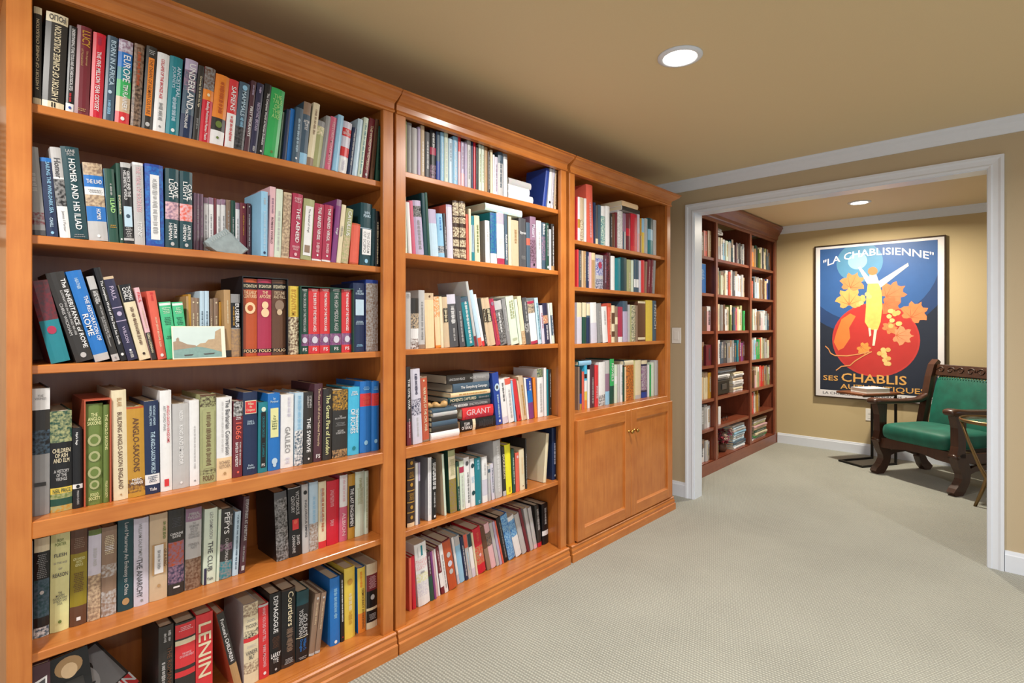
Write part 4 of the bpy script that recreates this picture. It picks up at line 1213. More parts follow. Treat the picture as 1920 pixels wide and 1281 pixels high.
def add_stuff(mat4, V, F, C):
    i = len(STUFF.v)
    STUFF.v += [tuple(mat4 @ Vector(p)) for p in V]
    for f, c in zip(F, C): STUFF.f.append(tuple(i + k for k in f)); STUFF.m.append(0); STUFF_C.append(c)

def avg(c):
    a = c.split('/'); return a[0] if len(a) == 1 else random.choice(a)

def build_books():
    for i, r in enumerate(RECS):
        V, F, C, pages = book_shape(r)
        m4 = place(r)
        dec = decals(r)
        if i not in SINGLE:
            add_stuff(m4, V, F, [avg(c) for c in C])
            add_stuff(m4, pages.v, pages.f, ['cream'] * len(pages.f))
            for nm, c, vv, ff in dec: add_stuff(m4, vv, ff, [avg(c)] * len(ff))
            continue
        keys = list(dict.fromkeys(C))
        me = bpy.data.meshes.new('book'); me.from_pydata(V, [], F)
        for k in keys: me.materials.append(book_mat(k))
        me.polygons.foreach_set('material_index', [keys.index(c) for c in C]); me.update()
        o = bpy.data.objects.new('book', me); o.matrix_world = m4; COL.objects.link(o)
        tag(o, book_label(r), 'book', 'books on the %s of the %s' % (ROW_SAY[r['row'] - 1], CASE_SAY[r['case']]))
        pages.build('page_block', M_PAGES, o)
        for nm, c, vv, ff in dec:
            if not ff: continue
            d = bpy.data.meshes.new(nm); d.from_pydata(vv, [], ff); d.materials.append(book_mat(c))
            q = bpy.data.objects.new(nm, d); q.parent = o; COL.objects.link(q)
build_books()

for k, s in enumerate(SLIPS):
    t = 0.0028; d = min(0.19, 2.04 - s['y'])
    mb = MB()
    ins = [r for r in RECS if r.get('slip') == k]
    x0 = min(p[0] for r in ins for p in r['q']) - 0.0036; x1 = max(p[0] for r in ins for p in r['q']) + 0.0036
    _, _, y0, y1, z0, z1 = s['x0'], s['x1'], s['y'], s['y'] + d, s['z0'] + 0.0004, s['z0'] + s['h'] + 0.004
    mb.box(x0, x0 + t, y0, y1, z0, z1); mb.box(x1 - t, x1, y0, y1, z0, z1); mb.box(x0 + t, x1 - t, y0, y1, z1 - t, z1)
    mb.box(x0 + t, x1 - t, y1 - t, y1, z0, z1 - t)
    o = mb.build('slipcase', book_mat(s['col']))
    tag(o, ['black slipcase holding three tall volumes on the third shelf, nearest bookcase', 'dark green slipcase holding five red and green volumes on the third shelf',
            'terracotta slipcase holding two olive green volumes on the fourth shelf'][k], 'slipcase')

# rows of the far bookcase: colours as seen, cell by cell (column, shelf), with the share of the width filled and the height
FAR = [(0, 0, 'grey sage lgrey beige pink lpink taupe coral tan', .98, .22), (0, 2, 'cyan teal cyan sky brown lpink', .98, .21), (0, 3, 'grey dgrey sage maroon brown maroon', .9, .2),
       (0, 4, 'lpink rose crimson coral purple peach cream gold', .98, .22), (0, 5, 'lgrey grey lgrey white lgrey grey lgrey white', .92, .19), (0, 6, 'lgrey white grey cream lgrey white lgrey cream', .98, .19),
       (1, 0, 'cream grey dgrey lgrey white sky pgreen lgrey teal dteal white plum lgrey charcoal grey slate lgrey', .97, .21), (1, 1, 'tan cream beige pgreen brown cream white coral red lgrey dgrey white lavender white lgrey beige', .96, .23),
       (1, 2, 'taupe white cream grey brown white lgrey cream olive navy slate pink peach pgreen sage green', .96, .23), (1, 3, 'red lgrey white slate slate dgrey grey lgrey grey slate teal maroon purple plum', .97, .2),
       (1, 5, 'taupe lgrey brown white', .2, .17), (1, 6, 'brown taupe beige', .17, .13),
       (2, 0, 'lpink white orange brown tan dgreen charcoal olive cream dgrey cream sage slate dgrey', .96, .22), (2, 1, 'lgrey cream lpink coral charcoal lblue sky white cream taupe white brown cream peach royal navy', .96, .21),
       (2, 2, 'cream dgreen teal pgreen white lgrey taupe lgrey lpink white sky lblue slate', .93, .21), (2, 3, 'pgreen white lgrey sky white green green coral cream sage lgrey tan pgreen', .92, .21),
       (2, 4, 'dgreen white grey taupe brown lpink cream sage white coral red rust tan taupe lgrey sage dgrey', .97, .21), (2, 5, 'cream sage coral red white beige gold taupe', .52, .21)]
CELL = [(3.915, 4.575), (4.625, 5.385), (5.435, 6.10)]
rngf = random.Random(21)
for c, s, cols, fill, hh in FAR:
    a, b = CELL[c]; cols = cols.split(); n = len(cols)
    ws = [rngf.uniform(0.7, 1.35) for _ in cols]; tot = sum(ws); L = (b - a) * fill; x = a
    if c == 0: x = b - L
    for col, w in zip(cols, ws):
        w = w / tot * L - 0.001
        r = dict(x=x, z=FAR_Z[s] + 0.0004, y=FY + 0.03 + rngf.uniform(0, 0.02), w=w, h=hh * rngf.uniform(0.82, 1.06), d=0.15, th=0, col=col, lie=False, row=s,
                 spec=[('m', .15, .75, rngf.choice(['lgrey', 'white', 'dgrey', 'gold', 'cream']), .5, .4)])
        if rngf.random() < 0.3: r['spec'].insert(0, ('b', 0, rngf.uniform(.15, .4), rngf.choice(['cream', 'white', 'grey', 'taupe'])))
        V, F, C, pages = book_shape(r); m4 = place(r)
        add_stuff(m4, V, F, C); add_stuff(m4, pages.v, pages.f, ['cream'] * len(pages.f))
        for nm, cc, vv, ff in decals(r): add_stuff(m4, vv, ff, [cc] * len(ff))
        x += w + 0.001

def stuff_mat():
    m, nt, b = new_mat('printed_covers')
    at = nt.nodes.new('ShaderNodeAttribute'); at.attribute_name = 'cover_colour'
    tc = nt.nodes.new('ShaderNodeTexCoord'); n = nt.nodes.new('ShaderNodeTexNoise'); n.inputs['Scale'].default_value = 60
    nt.links.new(tc.outputs['Object'], n.inputs['Vector'])
    mx = nt.nodes.new('ShaderNodeMix'); mx.data_type = 'RGBA'; mx.blend_type = 'OVERLAY'; mx.inputs[0].default_value = 0.12
    nt.links.new(at.outputs['Color'], mx.inputs[6]); nt.links.new(n.outputs['Color'], mx.inputs[7])
    nt.links.new(mx.outputs[2], b.inputs['Base Color']); b.inputs['Roughness'].default_value = 0.4
    return m
M_STUFF = stuff_mat()
def finish_stuff():
    o = STUFF.build('small_books', M_STUFF)
    ca = o.data.color_attributes.new('cover_colour', 'FLOAT_COLOR', 'CORNER')
    vals = []
    for f, c in zip(STUFF.f, STUFF_C): vals += list(srgb(PAL[c.split('/')[0]])) * len(f)
    ca.data.foreach_set('color', vals)
    tag(o, 'rows of many smaller books filling the farther shelves', 'books', kind='stuff')

# ------------------------------------------------------------------ green armchair in the far room
M_OAK = wood('dark_oak', '2f1a10', '4c2c1b', 'z', rough=0.38)
M_VELVET, nt_, b_ = new_mat('green_velvet')
nz = nt_.nodes.new('ShaderNodeTexNoise'); nz.inputs['Scale'].default_value = 9; nz.inputs['Detail'].default_value = 5
tcv = nt_.nodes.new('ShaderNodeTexCoord'); nt_.links.new(tcv.outputs['Object'], nz.inputs['Vector'])
rp = nt_.nodes.new('ShaderNodeValToRGB'); rp.color_ramp.elements[0].position = 0.3; rp.color_ramp.elements[0].color = srgb('03483a'); rp.color_ramp.elements[1].position = 0.75; rp.color_ramp.elements[1].color = srgb('066a57')
nt_.links.new(nz.outputs['Fac'], rp.inputs[0]); nt_.links.new(rp.outputs[0], b_.inputs['Base Color'])
b_.inputs['Roughness'].default_value = 0.6; b_.inputs['Sheen Weight'].default_value = 0.25; b_.inputs['Sheen Tint'].default_value = (0.3, 0.9, 0.7, 1)
M_BRASS = flat('brass', 'b08a4a', rough=0.25, metal=1.0, noise=0.03)

def ribbon(c, w):
    """outline of a curved board: centre line c with half widths w"""
    L, R = [], []
    for k, p in enumerate(c):
        a, b = c[max(k - 1, 0)], c[min(k + 1, len(c) - 1)]
        dx, dz = b[0] - a[0], b[1] - a[1]; n = math.hypot(dx, dz)
        L.append((p[0] - dz / n * w[k], p[1] + dx / n * w[k])); R.append((p[0] + dz / n * w[k], p[1] - dx / n * w[k]))
    return L, R
def board(c, w, x0, x1, name, mat, parent, smooth=False):
    L, R = ribbon(c, w); mb = MB()
    mb.loft([[(x0, l[0], l[1]), (x1, l[0], l[1]), (x1, r[0], r[1]), (x0, r[0], r[1])] for l, r in zip(L, R)], True)
    return fix_normals(mb.build(name, mat, parent))
def soft(x0, x1, y0, y1, z0, z1, c, name, mat, parent, mat4=None):
    mb = MB().cbox(x0, x1, y0, y1, z0, z1, c); o = mb.build(name, mat, parent, True)
    if mat4 is not None: o.data.transform(mat4)
    s = o.modifiers.new('soft', 'SUBSURF'); s.levels = 2; s.render_levels = 2
    return o

def armchair():
    W = 0.63
    r = empty('armchair', (5.462, 0.889, 0.0), math.atan2(-0.849, -0.529))
    tag(r, 'antique dark oak armchair with green velvet seat and carved top rail', 'armchair')
    for x in (0.0, W):
        a, b = x - 0.028, x + 0.028
        board([(0.02, 0.60), (0.03, 0.5), (0.03, 0.36), (0.02, 0.28)], [0.055, 0.04, 0.036, 0.045], a, b, 'front_post', M_OAK, r)
        board([(0.02, 0.30), (0.045, 0.23), (0.075, 0.165), (0.07, 0.11), (0.035, 0.055), (0.0, 0.022), (-0.03, 0.0)],
              [0.05, 0.052, 0.046, 0.04, 0.04, 0.042, 0.034], a, b, 'front_leg', M_OAK, r)
        board([(0.47, 0.30), (0.475, 0.2), (0.46, 0.12), (0.49, 0.06), (0.55, 0.0)], [0.045, 0.04, 0.036, 0.038, 0.04], a, b, 'rear_leg', M_OAK, r)
        board([(0.47, 0.27), (0.50, 0.45), (0.54, 0.62), (0.585, 0.80), (0.62, 0.90), (0.655, 0.945)], [0.035, 0.03, 0.028, 0.03, 0.03, 0.018], a, b, 'back_post', M_OAK, r)
        # arm: broad, rounded at the front, sweeping up into the back post
        mb = MB(); rings = []
        for y, z, hw, hh in ((-0.075, 0.612, 0.03, 0.012), (-0.06, 0.612, 0.046, 0.022), (-0.02, 0.614, 0.052, 0.025), (0.1, 0.606, 0.044, 0.02), (0.3, 0.6, 0.038, 0.018), (0.44, 0.605, 0.034, 0.02), (0.52, 0.63, 0.03, 0.03), (0.555, 0.68, 0.026, 0.03)):
            rings.append([(x + hw * cx, y, z + hh * cz) for cx, cz in ((-1, -.5), (-.7, -1), (.7, -1), (1, -.5), (1, .5), (.7, 1), (-.7, 1), (-1, .5))])
        mb.loft(rings, True); fix_normals(mb.build('armrest', M_OAK, r, True))
        board([(0.06, 0.27), (0.2, 0.262), (0.35, 0.262), (0.46, 0.27)], [0.036] * 4, x - 0.018, x + 0.018, 'side_rail', M_OAK, r)
        board([(0.075, 0.15), (0.18, 0.185), (0.3, 0.19), (0.45, 0.14)], [0.022, 0.02, 0.02, 0.022], x - 0.014, x + 0.014, 'side_stretcher', M_OAK, r)
        # scroll at the foot of the front post
        mb = MB(); mb.tube([(x - 0.034, -0.012, 0.285), (x + 0.034, -0.012, 0.285)], 0.018, 12); mb.build('scroll', M_OAK, r, True)
    fr = MB(); pts = [(0.028, 0.225), (0.14, 0.23), (0.25, 0.25), (0.38, 0.25), (0.49, 0.23), (W - 0.028, 0.225), (W - 0.028, 0.31), (0.028, 0.31)]
    fr.extr(pts, 'y', 0.0, 0.03); fix_normals(fr.build('front_rail', M_OAK, r))
    MB().cbox(0.03, W - 0.03, 0.45, 0.48, 0.15, 0.19, 0.004).build('rear_stretcher', M_OAK, r)
    MB().cbox(0.03, W - 0.03, 0.46, 0.49, 0.24, 0.31, 0.004).build('rear_rail', M_OAK, r)
    soft(0.03, W - 0.03, -0.035, 0.475, 0.296, 0.446, 0.03, 'seat_cushion', M_VELVET, r)
    tilt = Matrix.Translation((0, 0.475, 0.36)) @ Matrix.Rotation(-math.radians(14), 4, 'X')
    soft(0.032, W - 0.032, 0.0, 0.055, 0.0, 0.49, 0.022, 'back_cushion', M_VELVET, r, tilt)
    tr = MB().cbox(0.03, W - 0.03, 0.005, 0.045, 0.475, 0.575, 0.006); o = tr.build('top_rail', M_OAK, r); o.data.transform(tilt)
    cv = MB()
    for k in range(7):
        cx = 0.075 + k * 0.08; sg = 1 if k % 2 else -1; pts = []
        for a in range(15):
            t = a / 14 * 2.3 * math.pi; rr = 0.034 * (1 - 0.055 * a)
            pts.append((cx + rr * math.cos(t) * sg, 0.003, 0.527 + rr * 0.9 * math.sin(t)))
        cv.tube(pts, [0.0065 - 0.0003 * a for a in range(15)], 6)
    o = cv.build('carving', M_OAK, o, True); o.data.transform(tilt)
    nl = MB()
    for k in range(26):
        x = 0.05 + k * (W - 0.1) / 25
        nl.lathe([(0.0045, -0.003), (0.0045, 0.0), (0.003, 0.003), (0.001, 0.0042)], 0, 0, 8)
        m4 = tilt @ Matrix.Translation((x, -0.001, 0.466)) @ Matrix.Rotation(math.pi / 2, 4, 'X')
        for i in range(len(nl.v) - 32, len(nl.v)): nl.v[i] = tuple(m4 @ Vector(nl.v[i]))
    nl.build('nail_trim', M_BRASS, r, True)
    return r
armchair()

# ------------------------------------------------------------------ C-shaped side table with a book on it
def side_table():
    e1, e2 = Vector((0.858, -0.512, 0)), Vector((0.512, 0.858, 0))
    ang = math.atan2(e1.y, e1.x)
    r = empty('side_table', (5.556, 1.014, 0), ang)
    tag(r, 'small wooden topped table on a black metal C frame beside the armchair', 'side table')
    M_BLK = flat('black_metal', '1b1917', rough=0.45, metal=0.4, noise=0.05)
    L, W, q = 0.40, 0.25, 0.018
    MB().cbox(0, L, 0, q, 0, q, 0.002).build('base_bar', M_BLK, r); MB().cbox(0, L, W - q, W, 0, q, 0.002).build('base_bar', M_BLK, r)
    MB().cbox(0, q, q, W - q, 0, q, 0.002).build('base_bar', M_BLK, r)
    for y in (0, W - q): MB().cbox(L - q, L, y, y + q, q, 0.62, 0.002).build('post', M_BLK, r)
    MB().cbox(0.02, L, 0.0, q, 0.62, 0.63, 0.002).build('top_support', M_BLK, r)
    MB().cbox(0.02, L, W - q, W, 0.62, 0.63, 0.002).build('top_support', M_BLK, r)
    MB().cbox(-0.01, L + 0.03, -0.015, W + 0.015, 0.63, 0.65, 0.004).build('table_top', wood('walnut_top', '5f3420', '84502f', 'x'), r)
    b = empty('book', tuple(Vector((5.556, 1.014, 0.6505)) + e1 * 0.07 + e2 * 0.02), ang - 0.12)
    tag(b, 'white hardback lying closed on the small table by the armchair', 'book')
    c = MB(); c.box(0, 0.24, 0, 0.18, 0, 0.003); c.box(0, 0.24, 0, 0.18, 0.037, 0.040); c.box(0, 0.24, 0.177, 0.18, 0.003, 0.037)
    c.build('cover', book_mat('white'), b)
    MB().box(0.004, 0.236, 0.004, 0.177, 0.003, 0.037).build('page_block', flat('white_paper_edge', 'e2ded2', rough=0.8, noise=0.08, nscale=500), b)
side_table()

def brass_table():
    r = empty('tray_table', (4.94, 0.11, 0)); tag(r, 'round brass table with glass top and bent legs before the armchair', 'table')
    n = 36; R = 0.205
    rim = MB(); rings = []
    for k in range(n + 1):
        a = 2 * math.pi * k / n; cr = [(R - 0.006, 0.585), (R + 0.004, 0.585), (R + 0.008, 0.597), (R + 0.004, 0.609), (R - 0.002, 0.607)]
        rings.append([(q * math.cos(a), q * math.sin(a), z) for q, z in cr])
    rim.loft(rings, False); fix_normals(rim.build('rim', flat('antique_brass', '8d7450', rough=0.35, metal=0.9, noise=0.08), r, True))
    g, nt, b = new_mat('tray_glass'); b.inputs['Base Color'].default_value = srgb('a9c0b6'); b.inputs['Roughness'].default_value = 0.05; b.inputs['Transmission Weight'].default_value = 0.9; b.inputs['IOR'].default_value = 1.3
    MB().lathe([(R - 0.007, 0.589), (R - 0.007, 0.595)], 0, 0, n).build('glass_top', g, r)
    for k in range(3):
        a = math.radians(100 + 120 * k); c, s = math.cos(a), math.sin(a)
        mb = MB(); mb.tube([((R - 0.005) * c, (R - 0.005) * s, 0.59), (0.16 * c, 0.16 * s, 0.45), (0.1 * c, 0.1 * s, 0.28), (0.062 * c, 0.062 * s, 0.2), (0.085 * c, 0.085 * s, 0.12), (0.125 * c, 0.125 * s, 0.0)],
                           [0.009, 0.010, 0.012, 0.016, 0.012, 0.010], 8)
        mb.build('leg', MATS['antique_brass'], r, True)
    mb = MB(); mb.tube([(0.056 * math.cos(k * math.pi / 9), 0.056 * math.sin(k * math.pi / 9), 0.2) for k in range(19)], 0.007, 6); mb.build('ring', MATS['antique_brass'], r, True)
brass_table()

# ------------------------------------------------------------------ poster
def clip(poly, s0=0, s1=1, t0=0, t1=1):
    for ax, lim, keep in ((0, s0, 1), (0, s1, -1), (1, t0, 1), (1, t1, -1)):
        out = []
        for i, p in enumerate(poly):
            q = poly[(i + 1) % len(poly)]
            a, b = (p[ax] - lim) * keep, (q[ax] - lim) * keep
            if a >= 0: out.append(p)
            if a * b < 0: k = a / (a - b); out.append((p[0] + (q[0] - p[0]) * k, p[1] + (q[1] - p[1]) * k))
        poly = out
        if not poly: return poly
    return poly

def poster():
    y1, y0, z0, z1 = 1.538, 0.487, 0.53, 2.06
    r = empty('poster', (XF, (y0 + y1) / 2, z0)); tag(r, 'large framed wine poster with red globe on the far wall', 'poster')
    off = Vector((XF, (y0 + y1) / 2, z0))
    def part(mb, name, mat, sm=False):
        mb.v = [tuple(Vector(v) - off) for v in mb.v]; return mb.build(name, mat, r, sm)
    fr = flat('frame_bronze', '3b2c1e', rough=0.35, metal=0.5, noise=0.1)
    w = 0.011
    for b in ((y0, y1, z0, z0 + w), (y0, y1, z1 - w, z1)): part(MB().box(XF - 0.034, XF - 0.001, b[0], b[1], b[2], b[3]), 'frame_bar', fr)
    for b in ((y0, y0 + w), (y1 - w, y1)): part(MB().box(XF - 0.034, XF - 0.001, b[0], b[1], z0 + w, z1 - w), 'frame_bar', fr)
    part(MB().box(XF - 0.024, XF - 0.002, y0 + w, y1 - w, z0 + w, z1 - w), 'sheet', flat('poster_margin', 'e3e1e4', rough=0.5, noise=0.02))
    ay1, ay0, az1, az0 = y1 - 0.05, y0 + 0.058, z1 - 0.036, z0 + 0.075
    W, H = ay1 - ay0, az1 - az0; depth = [XF - 0.0244]
    def P(s, t, d): return (d, ay1 - s * W, az1 - t * H)
    def shape(poly, name, col, clipit=True, noise=0.1, sc=14):
        if clipit: poly = clip(poly)
        if len(poly) < 3: return
        depth[0] -= 0.00003
        mb = MB(); mb.quad([P(s, t, depth[0]) for s, t in poly][::-1]); part(mb, name, flat('ink_' + col, col, rough=0.45, noise=noise, nscale=sc))
    def disc(s, t, rad, name, col, ry=None, **k):
        shape([(s + rad * math.cos(a * math.pi / 24), t + (ry if ry else rad * W / H) * math.sin(a * math.pi / 24)) for a in range(48)], name, col, **k)
    def text(t, s, tt, wid, hei, col, bend=0.0):
        vv, ff = text_fit(t, wid * W, hei * H, 0.5, 1.6); depth[0] -= 0.00003; mb = MB()
        for p in vv: mb.v.append((depth[0], ay1 - s * W - p[0], az1 - tt * H + p[1] + bend * (1 - (p[0] / (wid * W / 2)) ** 2)))
        mb.f = [f for f in ff]; mb.m = [0] * len(ff); part(mb, 'lettering', flat('ink_' + col, col, rough=0.45))
    shape([(0, 0), (1, 0), (1, 1), (0, 1)], 'background', '20293a')
    disc(0.42, 0.13, 0.72, 'ring', '24406f'); disc(0.42, 0.12, 0.6, 'ring', '2f5a96'); disc(0.36, 0.11, 0.205, 'ring', '4f88ad'); disc(0.345, 0.1, 0.085, 'ring', '8cc3d6')
    disc(0.49, 0.64, 0.375, 'globe', 'c03a36', 0.25); disc(0.49, 0.64, 0.36, 'globe', 'b8332f', 0.24)
    shape([(.15, .6), (.2, .5), (.28, .46), (.33, .48), (.27, .56), (.28, .63), (.22, .7), (.17, .72), (.13, .66)], 'land', 'dd7a3a')
    def leaf(s, t, size, ang, col):
        half = [(0, -1.0), (.12, -.75), (.3, -.62), (.62, -.74), (.66, -.5), (.58, -.28), (.86, -.12), (1.0, .16), (.76, .26), (.6, .36), (.64, .62), (.42, .74), (.22, .66), (.06, .5)]
        out = half + [(-a, b) for a, b in half[::-1][:-1]]; c, q = math.cos(ang), math.sin(ang)
        tr = lambda a, b: (s + size * (a * c - b * q), t + size * (a * q + b * c) * W / H)
        shape([tr(a, b) for a, b in out], 'leaf', col, noise=0.22, sc=22)
        for e in ((0, -.85), (.6, -.5), (-.6, -.5), (.8, .1), (-.8, .1)):
            n = math.hypot(*e); ox, ot = -e[1] / n * .03, e[0] / n * .03
            shape([tr(ox, .45 + ot), tr(e[0], e[1]), tr(-ox, .45 - ot)], 'vein', 'b9623a', noise=0.1)
    for a in ((.3, .25, .12, .4, 'd98a55'), (.27, .36, .13, .0, 'e0a45e'), (.64, .33, .13, 1.0, 'd2794e'), (.62, .41, .1, 2.0, 'cf6f45'), (.82, .46, .12, .5, 'd98350'), (.72, .61, .1, 1.6, 'dc9468'), (.4, .7, .07, 2.2, 'd99245'), (.62, .56, .07, .8, 'd98350')): leaf(*a)
    # a plain standing form in pale yellow with two raised strokes
    shape([(.44, .24), (.53, .24), (.555, .33), (.56, .42), (.545, .52), (.52, .575), (.45, .57), (.41, .52), (.42, .42), (.425, .32)], 'gown', 'e3bd62', noise=0.25, sc=25)
    shape([(.43, .26), (.35, .145), (.37, .14), (.48, .25)], 'stroke', 'e8dcc4'); shape([(.52, .25), (.77, .135), (.775, .155), (.545, .29)], 'stroke', 'e8dcc4')
    shape([(.45, .2), (.51, .2), (.535, .26), (.44, .26)], 'stroke', 'e8dcc4'); disc(0.478, 0.175, 0.042, 'round', 'c07a4a')
    shape([(.44, .56), (.46, .56), (.465, .61), (.45, .62)], 'stroke', 'e8dcc4'); shape([(.49, .57), (.515, .57), (.495, .68), (.475, .68)], 'stroke', 'e8dcc4')
    rg = random.Random(4)
    for cs, ct, m in ((.66, .49, 11), (.57, .75, 12), (.4, .38, 6)):
        for k in range(m): disc(cs + rg.uniform(-.05, .05), ct + rg.uniform(-.055, .065), 0.022, 'grape', ('e3c27c', 'd8b066')[k % 2])
    for pts in ([(.05, .69), (.08, .71), (.1, .74), (.14, .755), (.25, .755), (.36, .74), (.45, .72)], [(.15, .86), (.2, .83), (.28, .82), (.32, .79), (.4, .75), (.47, .72)]):
        for p, q in zip(pts, pts[1:]):
            dx, dt = q[0] - p[0], q[1] - p[1]; n = math.hypot(dx, dt); ox, ot = -dt / n * .004, dx / n * .004
            shape([(p[0] + ox, p[1] + ot), (q[0] + ox, q[1] + ot), (q[0] - ox, q[1] - ot), (p[0] - ox, p[1] - ot)], 'tendril', 'd8945c')
    text('"LA CHABLISIENNE"', 0.5, 0.105, 0.94, 0.05, 'eceaf0', 0.085)
    text('SES', 0.1, 0.915, 0.14, 0.035, 'dfa95c'); text('CHABLIS', 0.48, 0.905, 0.56, 0.06, 'e2ab5c'); text('AUTHENTIQUES', 0.55, 0.972, 0.72, 0.042, 'dfa95c')
    vv, ff = text_fit('LA CHABLISIENNE  VIGNERONS A CHABLIS', W * 0.96, 0.026, 0.4, 1.3); mb = MB(); mb.v = [(XF - 0.0245, (ay0 + ay1) / 2 - p[0], az0 - 0.03 + p[1]) for p in vv]; mb.f = ff; mb.m = [0] * len(ff)
    part(mb, 'lettering', flat('ink_4a4a52', '4a4a52', rough=0.5))
poster()

# ------------------------------------------------------------------ plates on the walls
M_PLATE = flat('white_plastic', 'ecebe6', rough=0.35, noise=0.01)
r = empty('light_switch', (XB, 1.849, 1.178)); tag(r, 'white rocker light switch on the wall beside the opening', 'switch')
MB().cbox(-0.006, -0.0002, -0.036, 0.036, -0.058, 0.058, 0.002).build('plate', M_PLATE, r)
MB().cbox(-0.0095, -0.006, -0.017, 0.017, -0.033, 0.033, 0.001).build('rocker', M_PLATE, r)
r = empty('wall_outlet', (XF, 1.063, 0.39)); tag(r, 'white wall socket low on the far wall under the poster', 'socket')
MB().cbox(-0.006, -0.0002, -0.036, 0.036, -0.058, 0.058, 0.002).build('plate', M_PLATE, r)
for z in (-0.022, 0.022): MB().cbox(-0.0085, -0.006, -0.017, 0.017, z - 0.014, z + 0.014, 0.001).build('receptacle', M_PLATE, r)
r = empty('wall_vent', (-0.08, 2.08, 1.5)); tag(r, 'pale louvred wall vent at the left edge beside the nearest bookcase', 'vent')
M_VENT = flat('vent_paint', 'c9c6b6', rough=0.5, noise=0.03)
MB().box(-0.2, 0.17, -0.006, -0.0005, 0, 0.34).build('back_plate', flat('vent_shadow', '4a463c', rough=0.8), r)
for k, (a, b, c, d) in enumerate(((-0.21, 0.18, -0.01, 0.03), (-0.21, 0.18, 0.31, 0.36))): MB().cbox(a, b, -0.03, -0.0006, c, d, 0.003).build('frame', M_VENT, r)
for k in range(16):
    z = 0.036 + k * 0.0172
    mb = MB(); mb.extr([(-0.026, z), (-0.024, z - 0.001), (-0.007, z + 0.009), (-0.009, z + 0.011)], 'x', -0.2, 0.17); fix_normals(mb.build('slat', M_VENT, r))

# ------------------------------------------------------------------ small things on the shelves
def stone():
    sz = SHELF[1][1]; r0 = at_y(384, 470, 1.775)[0]
    x0 = r0; x1 = at_y(467, 470, 1.775)[0]; w = x1 - x0
    out = [(0.0, .38), (.06, .2), (.22, .03), (.5, 0), (.86, .0), (1.0, .22), (.8, .5), (.62, .8), (.47, 1.0), (.3, .78), (.12, .55)]
    H = 0.076; rings = []
    rg = random.Random(3)
    for y, k in ((0.0, .86), (0.008, 1.0), (0.032, .97), (0.042, .85)):
        rings.append([(x0 + w * (.5 + (px - .5) * k) + rg.uniform(-.0015, .0015), 1.772 + y, sz + 0.0008 + H * max(0, pz * (k if k < 1 else 1))) for px, pz in out])
    mb = MB(); mb.loft(rings, True); o = fix_normals(mb.build('carved_stone', flat('grey_stone', '93a0a4', rough=0.8, noise=0.25, nscale=60, bump=0.6)))
    tag(o, 'grey carved stone fragment standing before the audio cases, second shelf', 'stone')
    for k in range(9):
        a = k / 8; px = .12 + .35 * a; mb2 = MB()
        mb2.tube([(x0 + w * (px), 1.7725, sz + H * (.5 + .45 * a)), (x0 + w * (px + .05), 1.7715, sz + H * (.4 + .42 * a))], 0.0014, 5); mb2.build('groove', flat('stone_light', 'aab4b6', rough=0.8), o)
stone()

def postcard():
    sz = SHELF[1][2]; y = 1.764
    x0 = at_y(324, 640, y)[0]; x1 = at_y(424, 640, y)[0]; w = x1 - x0; h = (at_y(372, 612, y)[1] - sz)
    r = empty('postcard', (x0, y, sz + 0.0006)); r.rotation_euler = (-0.16, 0, 0)
    tag(r, 'postcard of a canal with domed church leaning before green books, third shelf', 'postcard')
    h = h / math.cos(0.16)
    MB().box(0, w, 0, 0.0012, 0, h).build('card', flat('card_white', 'e8e2cf', rough=0.6, noise=0.02), r)
    def q(pts, name, col, k, n=0.2, sc=120):
        mb = MB(); mb.quad([(w * .02 + s * w * .9, -0.0002 * k, h * .03 + t * h * .94) for s, t in pts]); mb.build(name, flat('card_' + col, col, rough=0.5, noise=n, nscale=sc), r)
    q([(0, 0), (1, 0), (1, 1), (0, 1)], 'sky', 'c8d8d6', 1, 0.1, 30)
    q([(0, 0), (1, 0), (1, .2), (.7, .33), (.45, .38), (.2, .33), (0, .28)], 'water', '7d9c98', 2, 0.2)
    q([(0, .26), (.45, .34), (.45, .4), (.28, .44), (.2, .5), (.12, .55), (.12, .62), (.1, .67), (.06, .62), (.06, .55), (0, .52)], 'church', 'a08a76', 3)
    q([(.45, .36), (.6, .33), (.75, .28), (1, .16), (1, .95), (.88, .85), (.86, .6), (.72, .58), (.66, .48), (.55, .46)], 'palaces', 'b39a7c', 3)
    q([(.6, .12), (.85, .14), (.83, .1), (.63, .08)], 'boat', '4c4a48', 4); q([(.2, .1), (.4, .12), (.37, .07), (.22, .06)], 'boat', '4c4a48', 4)
postcard()

def figurine():
    st = [r for r in RECS if r['case'] == 2 and r['row'] == 4 and r['lie'] and r['sn'] == 0][-1]
    z = st['z'] + st['w'] + 0.0005; x = st['x'] + 0.0; y = st['y'] + 0.035
    mb = MB(); pts, rad = [], []
    for k in range(13):
        a = k / 12; pts.append((x + 0.002 + 0.088 * a, y + 0.012 * math.sin(a * 5), z + 0.0135 + 0.003 * math.sin(a * 7))); rad.append(0.005 + 0.008 * abs(math.sin(a * 8 + .6)) + (0.002 if a > .8 else 0))
    for p_, r_ in zip(range(13), rad): pts[p_] = (pts[p_][0], pts[p_][1], z + max(r_ * 0.98, 0.0045))
    mb.tube(pts, rad, 10); o = mb.build('carved_figurine', flat('carved_tan', 'c29a62', rough=0.5, noise=0.25, nscale=60, bump=0.4), None, True)
    tag(o, 'small tan carved figurine lying on the low stack, fourth shelf, middle bookcase', 'figurine')
figurine()

